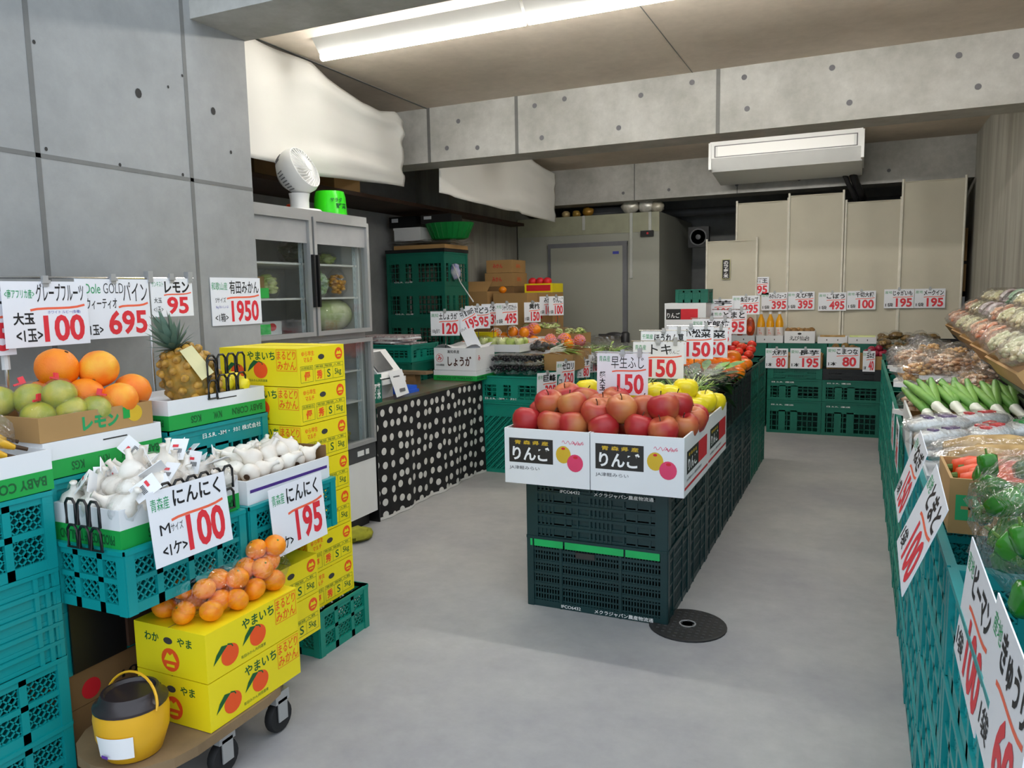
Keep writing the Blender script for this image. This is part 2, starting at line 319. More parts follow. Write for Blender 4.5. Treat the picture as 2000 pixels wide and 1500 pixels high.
drape('hanging_cloth', 'large white cloth draped from the ceiling above the glass fridge', [(2.76, 2.715), (3.735, 2.70), (3.89, 2.65), (4.2, 2.575), (4.425, 2.57), (4.62, 2.605), (4.7, 2.55)], [(2.76, 2.1), (3.49, 2.082), (3.75, 2.06), (4.16, 2.085), (4.7, 2.112)], 'cloth', -2.95, .05)
drape('hanging_cloth', 'smaller white cloth hung behind the beam beside the cold store', [(5.36, 2.5), (5.8, 2.62), (7.05, 2.71), (7.3, 2.66), (7.87, 2.62)], [(5.36, 2.15), (5.55, 2.15), (5.6, 2.14), (6.6, 2.124), (6.9, 2.137), (6.95, 2.12), (7.87, 2.11)], 'cloth', -3.04, -.03)
t = ob('loft_shelf', M().box(-4.1, -3.55, 4.75, 8.2, 2.12, 2.15).box(-4.1, -3.55, 2.75, 4.75, 2.12, 2.15), WOOD_D); tag(t, 'brown wooden loft shelf behind the white hanging cloths', 'shelf')
t = ob('cardboard_box', M().box(-3.95, -3.56, 4.72, 5.04, 2.15, 2.4), CARD); tag(t, 'cardboard box on the loft shelf between the two hanging cloths', 'box')
t = ob('plastic_bag', M().ell((0, 0, 0), .16, .25, .09, f=lambda d: 1+.2*noise.noise(d*3)), FILM2, None, (-3.7, 4.9, 2.6), smooth=True, ang=4); tag(t, 'clear crumpled bag peeping over the sagging white cloth', 'bag')
t = ob('cardboard_box', M().box(-3.95, -3.56, 3.9, 4.5, 2.151, 2.5), CARD_D); tag(t, 'old cardboard box on the loft behind the larger hanging cloth', 'box')

# air conditioner
t = thing('air_conditioner', 'white air conditioner unit hung from the ceiling near the cream panels', 'air conditioner', (-.68, 7.47, 2.4))
pf = [(0, .32), (0, .17), (.02, .15), (.10, .06), (.62, .0), (.68, .05), (.68, .32)]
ob('housing', M().add([(x, y, z) for x in (-.65, .65) for y, z in pf], [tuple(range(7)), tuple(range(7, 14))[::-1]]+[(i, i+7, (i+1) % 7+7, (i+1) % 7) for i in range(7)]), WPL, t)
ob('louver', M().box(-.58, .58, -.004, 0, .185, .275), P('louver_white', 'f6f6f4', .3, 0), t)
m = M().box(-.61, .61, -.003, 0, .275, .283).box(-.61, .61, -.003, 0, .176, .183).box(-.61, -.6, -.003, 0, .18, .28).box(.6, .61, -.003, 0, .18, .28); ob('louver_frame', m, GREYP, t)
for s in (-1, 1): ob('end_cap', M().box(s*.65-.012, s*.65+.012, -.01, .66, .07, .31), WPL, t)
t = thing('insulated_pipe', 'dark insulated pipe running down behind the air conditioner', 'pipe', (0, 0, 0))
ob('hose', M().tube([(-.12, 8.05, 2.45), (-.08, 8.12, 2.33), (-.04, 8.15, 2.25), (-.02, 8.2, 2.2), (-.02, 8.5, 2.16), (-.02, 10.1, 2.16)], .035, 8), BLACKM, t, smooth=True); ob('hose', M().tube([(-.2, 8.05, 2.46), (-.15, 8.12, 2.34), (-.1, 8.16, 2.24), (-.06, 8.3, 2.14), (-.06, 10, 2.1)], .022, 8), RUB, t, smooth=True)
t = ob('grey_pipe', M().tube([(-4.0, 9.6, 2.3), (.9, 9.6, 2.3)], .05, 10), GREYP, smooth=True); tag(t, 'long grey pipe along the rear wall below the rear beam', 'pipe')
t = ob('grey_duct', M().tube([(-3.0, 8.75, 2.3), (-2.95, 8.75, 2.29), (-2.5, 8.75, 2.29)], .045, 12), GREYP, smooth=True); tag(t, 'short grey duct lying on top of the cold store', 'duct')

# cold store
t = thing('cold_store', 'walk-in cold store with pale green-grey panels and a wide door', 'cold store', (0, 8.36, 0))
ob('body', M().box(-3.7, -2.02, .0, 1.75, 0, 2.21), COLD, t)
ob('top_band', M().box(-3.7, -2.02, -.006, 0, 2.0, 2.21), P('cold_store_band', 'a3a48c', .5), t)
dr = ob('door', M().box(-3.27, -2.42, -.05, -.01, .1, 1.86), COLD, t)
ob('badge', M().box(-2.53, -2.46, -.054, -.05, 1.77, 1.80), BLU, dr)
h = M().tube([(-2.68, -.1, .87), (-2.5, -.1, .87)], [.016, .016], 8).ell((-2.5, -.09, .87), .11, .03, .038).lathe([(.05, -.1), (.05, .0), (.03, .02)], 14, (-2.385, -.06, .89)); ob('handle', h, P('handle_dark', '3a3a3c', .4), dr, smooth=True)
ob('door_frame', M().box(-3.31, -3.27, -.03, 0, .05, 1.9).box(-2.42, -2.37, -.04, 0, .05, 1.9).box(-3.31, -2.37, -.035, 0, 1.86, 1.91), COLDF, t)
ob('control_box', M().box(-2.22, -2.08, -.04, 0, 1.95, 2.01), BLACKM, t); ob('display_light', M().box(-2.15, -2.13, -.043, -.04, 1.97, 1.99), PRO_R, t)
for x, z in ((-2.33, 1.5), (-2.12, 2.0), (-2.88, 2.05)): ob('cable_cover', M().box(x-.015, x+.015, -.02, 0, z, 2.21), P('cable_cover', 'c4c6c0', .4), t)
for k, (x, c, s) in enumerate(((-3.15, 'd9c08a', .05), (-3.02, 'caa24c', .05), (-2.88, 'b98a35', .07), (-2.38, 'e6e2d4', .1), (-2.2, 'ece9df', .1), (-2.08, 'd8d0bc', .08))):
    o = ob('wrapped_parcel', M().ell((0, 0, s*.8), s, s*.8, s*.8, 12, 8, f=lambda d, k=k: 1+.25*noise.noise(d*4+Vector((k, 0, 0)))), P('parcel%d' % k, c, .25, .3, 20, metal=.3), None, (x, 8.5, 2.212), smooth=True)
    tag(o, '%s shiny wrapped parcel on top of the cold store, %s from the hanging cloth' % (('small gold', 'small gold', 'brown gold', 'large white', 'large white', 'cream')[k], NTH[k]), 'parcel', 'parcels on the cold store')
t = thing('wall_fan', 'black ventilation fan in the dark gap beside the cold store', 'fan', (-1.78, 9.3, 1.98))
ob('housing', M().box(-.12, .12, 0, .1, -.12, .12), BLACKM, t); ob('fan_guard', M().lathe([(.1, 0), (.1, .012), (.085, .012), (.085, 0)], 20), GREYP, t, (0, -.002, 0), (PI/2, 0, 0)); ob('hub', M().lathe([(.03, 0), (.03, .015), (.001, .02)], 12), GREYP, t, (0, -.004, 0), (PI/2, 0, 0))
# cream standing panels
PAN = [(-1.454, -.976, 1.841, 8.09, 'lowest cream cloth panel with a black price tag pinned on it'), (-1.165, -.69, 2.21, 8.13, 'cream cloth panel second from the cold store'), (-.665, -.19, 2.25, 8.12, 'cream cloth panel in the middle of the screen row'), (-.15, .305, 2.155, 8.13, 'cream cloth panel shorter than its two neighbours near the side wall'), (.33, .82, 2.31, 8.12, 'tallest cream cloth panel beside the concrete side wall')]
for k, (x0, x1, z, y, lb) in enumerate(PAN):
    t = thing('cloth_panel', lb, 'screen panel', ((x0+x1)/2, y, 0), 0, 'cream cloth panels at the back'); hw = (x1-x0)/2
    ob('cloth', M().grid(lambda u, v: (-hw+2*hw*u, .006*math.sin(u*9+v*2), .5+(z-.5)*v), 12, 6), CREAM, t, smooth=True)
    for s in (-1, 1): ob('pole', M().tube([(s*(hw+.008), 0, .02), (s*(hw+.008), 0, z+.03)], .011, 8), P('panel_pole', 'e8e3d4', .5) if 'pp' not in PR else PR['pp'], t, smooth=True)
    ob('rail', M().tube([(-hw, 0, z), (hw, 0, z)], .007, 6), CREAM, t)
o = ob('name_tag', M().box(-.04, .04, -.004, 0, -.1, .1), BLK, None, (-1.262, 8.07, 1.56)); tag(o, 'narrow black vertical tag with white writing on the lowest cream panel', 'tag')
face('border', M().frame(-.042, .042, -.1, .1, .006), P('tag_border', 'c4c08a'), o, 'F', (0, -.0045, 0)); face('lettering', M().text('の\n発\n芽\n米', -.026, -.088, .05, .17, .02), WINK, o, 'F', (0, -.0048, 0))
for k, z in enumerate((1.88, 1.55, 1.3)):
    o = ob('cardboard_box', M().box(-.1, .1, 0, .3, 0, .3), (CARD, CARD, CARD_W)[k], None, (.78, 8.3, z-.3)); tag(o, ('cardboard box stored on top behind the tallest cream panel', 'middle cardboard box stored behind the tallest cream panel', 'white box stored under cardboard boxes behind the tallest cream panel')[k], 'box')
o = ob('cardboard_box', M().box(-.12, .12, 0, .3, 0, .3), CARD_D, None, (.78, 8.3, .66)); tag(o, 'dark lowest box in the stored column behind the tallest panel', 'box')
t = thing('manhole_cover', 'round black iron manhole cover in the floor beside the crate island', 'manhole cover', (-.6, 2.99, 0))
ob('plate', M().lathe([(.155, 0), (.155, .006), (.148, .008), (.001, .008)], 32), P('cast_iron', '2a2a2a', .6, .3, 30), t); m = M()
for a in range(-5, 6):
    for b in range(-5, 6):
        if a*a+b*b < 27 and (a or b): m.box(a*.026-.006, a*.026+.006, b*.026-.003, b*.026+.003, .008, .0105)
ob('tread_pattern', m, P('cast_iron_worn', '464646', .5), t); ob('emblem', M().lathe([(.034, .008), (.034, .011), (.028, .011), (.028, .008)], 20), P('cast_iron_ring', '555', .5) if 0 else STEEL, t)
o = ob('cleaning_rag', M().ell((0, 0, .03), .08, .1, .035, f=lambda d: 1+.3*noise.noise(d*3)), P('rag', '9c9b24', .9, .3, 20), None, (-2.53, 3.42, 0), smooth=True); tag(o, 'crumpled yellow-green rag on the floor at the fridge foot', 'rag')

# ---------------------------------------------------------------- crates
def side_map(L, W, k):
    if k == 0: return lambda u, v, q: (u-L/2, -W/2+q, v), L
    if k == 1: return lambda u, v, q: (L/2-q, u-W/2, v), W
    if k == 2: return lambda u, v, q: (L/2-u, W/2-q, v), L
    return lambda u, v, q: (-L/2+q, W/2-u, v), W
def bar(m, f, u0, u1, v0, v1, q0, q1):
    m.add([f(u, v, q) for v in (v0, v1) for q in (q0, q1) for u in (u0, u1)], [(0, 2, 3, 1), (4, 5, 7, 6), (0, 1, 5, 4), (2, 6, 7, 3), (0, 4, 6, 2), (1, 3, 7, 5)])
def slant(m, f, u0, v0, u1, v1, wd, q0, q1):
    l = math.hypot(u1-u0, v1-v0); nx, ny = -(v1-v0)/l*wd/2, (u1-u0)/l*wd/2
    P4 = [(u0+nx, v0+ny), (u1+nx, v1+ny), (u1-nx, v1-ny), (u0-nx, v0-ny)]
    m.add([f(u, v, q) for q in (q0, q1) for u, v in P4], [(3, 2, 1, 0), (4, 5, 6, 7)]+[(i, (i+1) % 4, (i+1) % 4+4, i+4) for i in range(4)])
def hatch(m, f, u0, u1, v0, v1, step, wd, q0, q1, both=True):
    for sg in ((1, -1) if both else (1,)):
        c = -(v1-v0)
        while c < (u1-u0):
            a0, a1 = max(0, c), min(u1-u0, c+(v1-v0))
            if a1-a0 > .004:
                b0, b1 = a0-c, a1-c
                if sg > 0: slant(m, f, u0+a0, v0+b0, u0+a1, v0+b1, wd, q0, q1)
                else: slant(m, f, u1-a0, v0+b0, u1-a1, v0+b1, wd, q0, q1)
            c += step
_cm = {}
def crate_parts(style, L, W, H):
    k = (style, L, W, H)
    if k in _cm: return _cm[k]
    b = M(); g = M(); t = .012
    b.box(-L/2+.004, L/2-.004, -W/2+.004, W/2-.004, 0, .012)
    for s in range(4):
        f, n = side_map(L, W, s)
        if style == 'slab':
            bar(b, f, 0, n, 0, H-.004, .006, .02); bar(b, f, 0, n, H-.012, H-.001, -.003, .02)
            for u in (.0, .03, .06, n-.07, n-.04, n-.012): bar(g, f, u, u+.012, 0, H-.002, -.002, .008)
            continue
        if style == 'fold':
            bar(b, f, 0, n, 0, H, .011, .02); bar(b, f, 0, n, H-.012, H, -.002, .02)
            for a, c in ((.05, n*.33), (n*.72, n-.05)): bar(b, f, a, c, .006, H, .004, .02)
            for u in (0, n-.05): bar(g, f, u, u+.05, 0, H, -.003, .01)
            q = .06
            while q < n-.06: bar(g, f, q, q+.008, .004, H-.004, .0, .006); q += (.018 if q < .1 or q > n-.12 or abs(q-n/2) < .06 else .055)
            continue
        bar(b, f, 0, n, H-.03, H, 0, t); bar(b, f, 0, n, 0, .028, 0, t); bar(b, f, 0, n, H-.012, H, -.006, t)
        for u in (0, n-.028): bar(b, f, u, u+.028, 0, H, -.004, t)
        if style == 'ifco':
            for u in (n*.25, n*.68): bar(b, f, u-.005, u+.005, 0, H, -.003, t)
            for v in (.10, .15, .2, .255): bar(g, f, 0, n, v-.006, v+.006, 0, .008)
            q = .03
            while q < n-.03: bar(g, f, q, q+.0055, .02, H-.03, .002, .008); q += .0125
            v = .03
            while v < H-.035: bar(g, f, .02, n-.02, v, v+.007, .003, .007); v += .025
        elif style == 'grid':
            bar(b, f, 0, n, H*.66, H, .002, t-.002)
            for u in (n*.28, n*.5): bar(b, f, u-.03, u+.03, 0, H*.7, .002, t)
            q = .04
            while q < n-.04: bar(g, f, q, q+.006, .02, H*.7, .003, .009); q += .045
            for v in (H*.2, H*.38, H*.54): bar(g, f, 0, n, v, v+.006, .003, .009)
        elif style == 'open':   # two rows of windows with a diagonal mesh behind
            nw = max(2, round(n/.11)); bar(b, f, 0, n, H*.47, H*.55, 0, t)
            for i in range(1, nw): bar(b, f, n*i/nw-.01, n*i/nw+.01, 0, H, 0, t)
            hatch(g, f, .02, n-.02, .02, H-.03, .024, .004, .006, .010)
        elif style == 'diag':
            bar(b, f, 0, n, H*.8, H, .002, t)
            hatch(g, f, .02, n-.02, .02, H*.82, .05, .012, -.002, .008, False); hatch(g, f, .02, n-.02, .02, H*.82, .02, .005, .008, .011)
        elif style == 'solid':
            bar(b, f, 0, n, 0, H, .005, t)
            for u in (n*.25, n*.5, n*.75): bar(g, f, u-.008, u+.008, 0, H, 0, t)
            q = .06
            while q < n-.06: bar(g, f, q, q+.012, H*.35, H*.42, .003, t); q += .05
    _cm[k] = (b.mesh('crate_body'), g.mesh('crate_lattice')); return _cm[k]
_cp = {}
def crate(style, L, W, H, mt, loc, label, group, rz=0, name='plastic_crate', strip=False, mark=None, lat='lattice'):
    t = thing(name, label, 'crate', loc, rz, group); a, b = crate_parts(style, L, W, H)
    for key, m, nm in (('a', a, 'body'), ('b', b, 'rib_pattern' if style in ('fold', 'slab') else lat)):
        kk = (id(m), mt.name)
        if kk not in _cp: q = m.copy(); q.materials.clear(); q.materials.append(mt); _cp[kk] = q
        o = bpy.data.objects.new(nm, _cp[kk]); C.objects.link(o); o.parent = t
    if strip:
        m = M(); u = -L/2+.015
        for l in (.018, .14, .265, .15): m.box(u, u+l-.008, -W/2-.0075, -W/2-.0065, H-.042, H-.012); u += l
        ob('clip_strip', m, LIME, t); ob('hand_hole', M().rbox(-.085, .0, -W/2-.0076, -W/2+.004, H-.075, H-.052, .003), HOLE_SHADE, t)
    if mark:
        s, tx, u, v, wd, h = mark; off = {'F': (0, -W/2-.0075, 0), 'R': (L/2+.0075, 0, 0)}[s]
        face('lettering', M().text(tx, u, v, wd, h, .01), WINK, t, s, off)
    return t
# ---------------------------------------------------------------- boxes
def openbox(m, L, W, H, t=.006):
    m.box(-L/2, L/2, -W/2, -W/2+t, 0, H).box(-L/2, L/2, W/2-t, W/2, 0, H).box(-L/2, -L/2+t, -W/2+t, W/2-t, 0, H).box(L/2-t, L/2, -W/2+t, W/2-t, 0, H); m.box(-L/2+t, L/2-t, -W/2+t, W/2-t, 0, t); return m
def liner(L, W, z, t, mt=None, bump=.006):
    ob('liner', M().grid(lambda u, v: ((u-.5)*(L-.014), (v-.5)*(W-.014), z+bump*math.sin(u*19)*math.cos(v*15)), 14, 10), mt or CARD_W, t, smooth=True)
def tray(label, L, W, H, mt, loc, fill, group=None, rz=0, name='cardboard_box', lm=None):
    t = thing(name, label, 'box', loc, rz, group); ob('body', openbox(M(), L, W, H), mt, t)
    if fill: liner(L, W, fill, t, lm or mt)
    return t
def produce_box(label, L, W, H, loc, fill, band='lower', flip=True, group=None):
    t = tray(label, L, W, H, CARD_W, loc, fill, group); g0, g1 = (0.0, H*.5)
    b = M(); e = .0015
    b.box(-L/2-e, L/2+e, -W/2-e, -W/2, g0, g1).box(L/2, L/2+e, -W/2, W/2, g0, g1).box(-L/2-e, -L/2, -W/2, W/2, g0, g1); ob('green_band', b, BOXG, t)
    hz = g1*.5; f1 = M().text('BABY CORN', -W*.46 if not flip else W*.12, g0+g1*.25, W*.34, hz, .02, flip=flip).text('N.W.', -W*.08, g0+g1*.25, W*.09, hz, .02, flip=flip).text('KGS', -W*.3, g0+g1*.25, W*.1, hz, .02, flip=flip)
    face('lettering', f1, DKG, t, 'R', (L/2+.0022, 0, 0)); face('front_lettering', M().text('PRODUCE OF THAILAND', -L*.42, g0+g1*.25, L*.84, hz, .02, flip=flip), DKG, t, 'F', (0, -W/2-.0022, 0))
    face('hand_slot', M().rect(-W*.03, W*.18, H*.78, H*.82), HOLE_SHADE, t, 'R', (L/2+.0008, 0, 0)); return t
MAND = None
def mandarin_print(m_o, m_l, cx, cy, r):
    m_o.disc(cx, cy, r, r*.93); m_l.flat([(cx-.2*r, cy+.95*r), (cx-.9*r, cy+1.1*r), (cx-1.5*r, cy+.55*r), (cx-1.9*r, cy-.25*r), (cx-1.3*r, cy+.15*r), (cx-.7*r, cy+.6*r)], .0004).stroke([(cx-.25*r, cy+1.0*r), (cx+.2*r, cy+.85*r), (cx+.35*r, cy+.6*r)], r*.12, .0004)
def ybox():
    L, W, H = .37, .27, .14; t = thing('mandarin_box', '', 'box', group='yellow mandarin boxes')
    ob('body', M().box(-L/2, L/2, -W/2, W/2, 0, H-.0015), YEL, t); ob('lid_seam', M().box(-L/2, L/2, -.001, .001, H-.0015, H-.0008), CARD_D, t)
    o, l, k, p = M(), M(), M(), M()
    for a, c in ((-.1, .048), (.01, .058)):
        o, l = M(), M(); mandarin_print(o, l, a, c, .033); face('mandarin_print', o, PRO, t, 'F', (0, -W/2-.0006, 0)); face('leaf_print', l, DKG, t, 'F', (0, -W/2-.0006, 0))
    face('lettering', M().text('やまいち', -.05, .095, .13, .032, .02), DKG, t, 'F', (0, -W/2-.0006, 0)); face('stamp_lettering', p.text('まるどり', .09, .098, .085, .032, .01).text('みかん', .09, .06, .085, .032, .01).frame(.086, .179, .056, .134, .0015), PRO, t, 'F', (0, -W/2-.0006, 0))
    face('maker_lettering', M().text('有田みかん共同選果', -.06, .014, .1, .01), DKG, t, 'F', (0, -W/2-.0006, 0))
    q = (L/2+.0006, 0, 0)
    face('hand_hole', M().disc(-.005, .1, .018, .01), HOLE_SHADE, t, 'R', q); lg = M().disc(.1, .105, .023, .023); face('logo', lg, PRO, t, 'R', q)
    face('logo_mark', M().flat([(.083, .102), (.092, .117), (.099, .111), (.108, .117), (.117, .102)]).rect(.09, .11, .092, .096), YEL, t, 'R', (L/2+.001, 0, 0))
    face('variety_lettering', M().text('ゆら早生', -.115, .108, .07, .018, .01).text('マルチ', -.105, .085, .05, .018, .01), PRO, t, 'R', q)
    b = M().frame(-.125, -.055, .012, .072, .0012).rect(-.125, -.055, .057, .058).frame(-.045, .125, .012, .072, .0012).rect(-.045, .125, .057, .058).rect(.01, .011, .012, .06).rect(.06, .061, .012, .06).text('出荷組合', -.12, .06, .06, .009).text('等級 階級 入数', -.04, .06, .15, .009).text('S', .026, .02, .02, .03, .01).text('5kg', .072, .02, .04, .028, .01); face('table_print', b, DKG, t, 'R', q)
    face('grade_stamp', M().text('優', -.105, .018, .034, .034, .04).text('秀', -.035, .018, .034, .034, .04), PRO, t, 'R', q)
    q = (-L/2-.0006, 0, 0)
    face('hand_hole', M().disc(-.005, .1, .017, .01), HOLE_SHADE, t, 'L', q); face('lettering', M().text('わか', -.095, .09, .055, .026, .02).text('やま', .03, .09, .055, .026, .02), DKG, t, 'L', q); face('logo', M().disc(0, .045, .034, .034), PRO, t, 'L', q); face('logo_mark', M().flat([(-.024, .042), (-.01, .066), (0, .058), (.01, .066), (.024, .042)]).rect(-.015, .015, .024, .032), YEL, t, 'L', (-L/2-.001, 0, 0))
    return t
def ringo():
    L, W, H = .372, .5, .232; t = thing('apple_box', '', 'box', group='white apple boxes'); ob('body', openbox(M(), L, W, H, .007), CARD_W, t); liner(L, W, H-.075, t, CARD)
    q = (0, -W/2-.0006, 0); q2 = (0, -W/2-.001, 0)
    face('black_panel', M().rect(-.165, .03, .09, .192), BLK, t, 'F', q); face('origin_lettering', M().text('青 森 県 産', -.14, .166, .15, .018, .02), PYEL, t, 'F', q2); face('lettering', M().text('りんご', -.15, .1, .165, .06, .03), WINK, t, 'F', q2)
    face('maker_lettering', M().text('JA津軽みらい', -.165, .058, .135, .018, .008), GREYI, t, 'F', q)
    face('yellow_apple_print', M().disc(.075, .135, .032, .036), PYEL, t, 'F', q); face('red_apple_print', M().disc(.125, .103, .034, .036), PINK, t, 'F', q2); face('apple_top_print', M().disc(.075, .16, .008, .005).disc(.127, .127, .01, .006), PRO_R, t, 'F', (0, -W/2-.0014, 0))
    sc = [(.07+.0011*i*2.2, .185+.008*math.sin(i*.75)*(1 if i % 9 < 6 else .4)) for i in range(38)]; face('logo', M().stroke(sc, .0018).text('Apple', .11, .176, .05, .014, 0, slant=.3), PINK, t, 'F', q)
    q = (L/2+.0006, 0, 0); q2 = (L/2+.001, 0, 0)
    face('black_panel', M().rect(-.2, .03, .08, .17), BLK, t, 'R', q); face('red_panel', M().rect(.03, .22, .08, .17), PRO_R, t, 'R', q); face('lettering', M().text('りんご', -.18, .09, .18, .05, .03), WINK, t, 'R', q2); face('origin_lettering', M().text('青 森 県 産', -.17, .145, .16, .014, .02), PYEL, t, 'R', q2); face('red_stripe', M().rect(-.24, .24, .025, .036), PRO_R, t, 'R', q); face('maker_lettering', M().text('JA津軽みらい農業協同組合', -.2, .05, .3, .014, .005), GREYI, t, 'R', q)
    return t
# ---------------------------------------------------------------- signs
SW = [(0, .0), (.12, .045), (.3, .06), (.5, .06), (.7, .07), (.85, .1), (1, .17)]
COL = {'k': ('lettering', INK), 'r': ('price_lettering', RED), 'g': ('origin_lettering', GRN), 'b': ('note_lettering', BLU)}
def sign(label, loc, rz, items, wd=.257, ht=.182, tilt=0, roll=0, clip=True, group='handwritten price signs', under=(.3, .56, .66)):
    t = thing('price_sign', label, 'price sign', loc, rz, group); t.rotation_euler = (tilt, roll, rz)
    ob('board', M().box(-wd/2, wd/2, -.001, .001, -ht/2, ht/2), PAPER, t); by = {}
    for it in items:
        c, s, x, y, w_, h_ = it[:6]; by.setdefault(c, M()).text(s, (x-.5)*wd, (y-.5)*ht, w_*wd, h_*ht, it[6] if len(it) > 6 else (.03 if c in 'kr' else 0))
    for c, m in by.items(): face(COL[c][0], m, COL[c][1], t, 'F', (0, -.0016, 0))
    if under: face('underline', M().stroke([((under[0]+a*under[2]-.5)*wd, (under[1]+b*.4-.5)*ht) for a, b in SW], .035*ht), ORG, t, 'F', (0, -.0014, 0))
    if clip: ob('clip', M().box(-.009, .009, -.005, .005, ht/2-.016, ht/2+.018).box(-.013, .013, -.009, .009, ht/2-.006, ht/2+.004), STEEL, t)
    return t
def std(title, price, green='', unit='1袋', extra=None):
    it = [('k', title, .3, .66, .64, .27), ('r', price, .4 if len(price) > 2 else .48, .06, .54 if len(price) > 2 else .42, .47, .035)]
    if green: it.append(('g', green, .03, .76, .24, .15))
    if unit: it.append(('k', unit, .05, .08, .26, .2, .015))
    return it+(extra or [])
# ---------------------------------------------------------------- produce builders
def apple(mt, nm, cat, grp):
    def mk():
        t = thing(nm, '', cat, group=grp)
        ob('body', M().lathe([(.002, -.036), (.012, -.043), (.025, -.042), (.042, -.028), (.051, -.006), (.053, .012), (.047, .03), (.033, .042), (.018, .043), (.008, .034), (.001, .027)], 20), mt, t, smooth=True, ang=4)
        ob('stem', M().tube([(0, 0, .028), (.002, 0, .045), (.007, .002, .056)], [.002, .0016, .0022], 5), M_STEM, t, smooth=True); return t
    return mk
def ball(mt, nm, cat, grp, r=1, sq=.9, part='calyx', pm=None, n=18, m=11):
    def mk():
        t = thing(nm, '', cat, group=grp); ob('body', M().ell((0, 0, 0), r, r, r*sq, n, m, f=lambda d: 1+.03*noise.noise(d*2)), mt, t, smooth=True, ang=4)
        s = M()
        if part == 'calyx':
            for a in range(5): s.leaf((0, 0, r*sq*.98), (math.cos(a*1.257), math.sin(a*1.257), .05), r*.45, r*.13, .2)
        else: s.lathe([(r*.11, r*sq*.94), (r*.09, r*sq*1.01), (r*.02, r*sq*1.03)], 8)
        ob(part, s, pm or M_CAL, t, smooth=True); return t
    return mk
def rr(a, b): return random.uniform(a, b)
def rot3(k=1): return (rr(-.5, .5)*k, rr(-.5, .5)*k, rr(0, 6.28))
def garlic(tagged):
    def mk():
        t = thing('garlic_bulb', '', 'garlic', group='garlic'); P_ = [(.004, -.022), (.016, -.024), (.028, -.014), (.031, .0), (.026, .014), (.014, .026), (.008, .036), (.006, .052), (.009, .058)]
        ob('bulb', M().lathe(P_, 18, wob=.04), M_GAR, t, smooth=True, ang=4)
        if tagged:
            g = M().add([(-.02, .004, .034), (.02, .004, .034), (.023, .03, .085), (-.019, .032, .085)], [(0, 1, 2, 3)]); o = ob('label_tag', g, WHITE, t); s = o.modifiers.new('s', 'SOLIDIFY'); s.thickness = .0015
            pr = M(); 
            for i in range(7): a = .003*i-.008; pr.add([(a, .0135, .05), (a+.0015, .0135, .05), (a+.0015, .0185, .06), (a, .0185, .06)], [(0, 1, 2, 3)])
            ob('barcode', pr, INK, o, (0, -.002, .001)); ob('logo', M().add([(-.012, .0205, .064), (.002, .0205, .064), (.002, .0235, .07), (-.012, .0235, .07)], [(0, 1, 2, 3)]), RED, o, (0, -.002, .001))
            ob('net_bag', M().lathe([(.01, -.026), (.032, -.016), (.035, 0), (.028, .02), (.014, .034), (.012, .05)], 14, wob=.08), FILM3, t, smooth=True, ang=4)
        else: ob('root_disc', M().lathe([(.01, -.026), (.006, -.022)], 8), M_STEM, t)
        return t
    return mk
def leafbunch(nm, cat, grp, n, L, wd, mt, stem=None, bag=True, spread=.5, lb=''):
    t = thing(nm, lb, cat, group=grp); m = M(); sm = M()
    for i in range(n):
        a = rr(-spread, spread); b = rr(-.2, .35); d = (math.sin(a), -math.cos(a)*.6 if 0 else math.cos(a), b); p = (rr(-.03, .03), -L*.5, rr(0, .03)); l = L*rr(.75, 1.1)
        sm.tube([p, tuple(p[k]+d[k]*l*.5 for k in range(3))], .0025, 4); m.leaf(tuple(p[k]+d[k]*l*.42 for k in range(3)), d, l*.6, wd*rr(.7, 1.2), rr(.1, .5))
    ob('leaves', m, mt, t, smooth=True, ang=4); ob('stalks', sm, stem or M_LEAF_L, t, smooth=True)
    if bag: ob('film', M().ell((0, .0, .03), .1*spread/.5, L*.62, .05, 18, 12, f=lambda d: 1+.22*noise.noise(d*4)), FILM3, t, smooth=True, ang=4)
    return t
def lumpbag(nm, cat, grp, rx, ry, rz, mt, n, lr, seed, film_m=None, flat=.6, part='contents', label_m=None):
    t = thing(nm, '', cat, group=grp); m = M(); R = random.Random(seed)
    for i in range(n):
        while 1:
            p = [R.uniform(-1, 1) for _ in range(3)]
            if sum(q*q for q in p) < .8: break
        m.ell((p[0]*rx*.85, p[1]*ry*.85, rz+p[2]*rz*.8), lr*R.uniform(.7, 1.2), lr*R.uniform(.7, 1.2), lr*flat*R.uniform(.7, 1.2), 8, 5)
    ob(part, m, mt, t, smooth=True, ang=4); ob('film', M().ell((0, 0, rz), rx*1.08, ry*1.08, rz*1.12, 20, 12, f=lambda d: 1+.16*noise.noise(d*5+Vector((seed, 0, 0)))), film_m or FILM2, t, smooth=True, ang=4)
    if label_m: ob('label', M().grid(lambda u, v: ((u-.5)*rx*1.1, (v-.55)*ry*1.1, rz*2.13-.5*rz*((u-.5)**2+(v-.5)**2)*2.0), 4, 4), label_m, t, smooth=True)
    return t
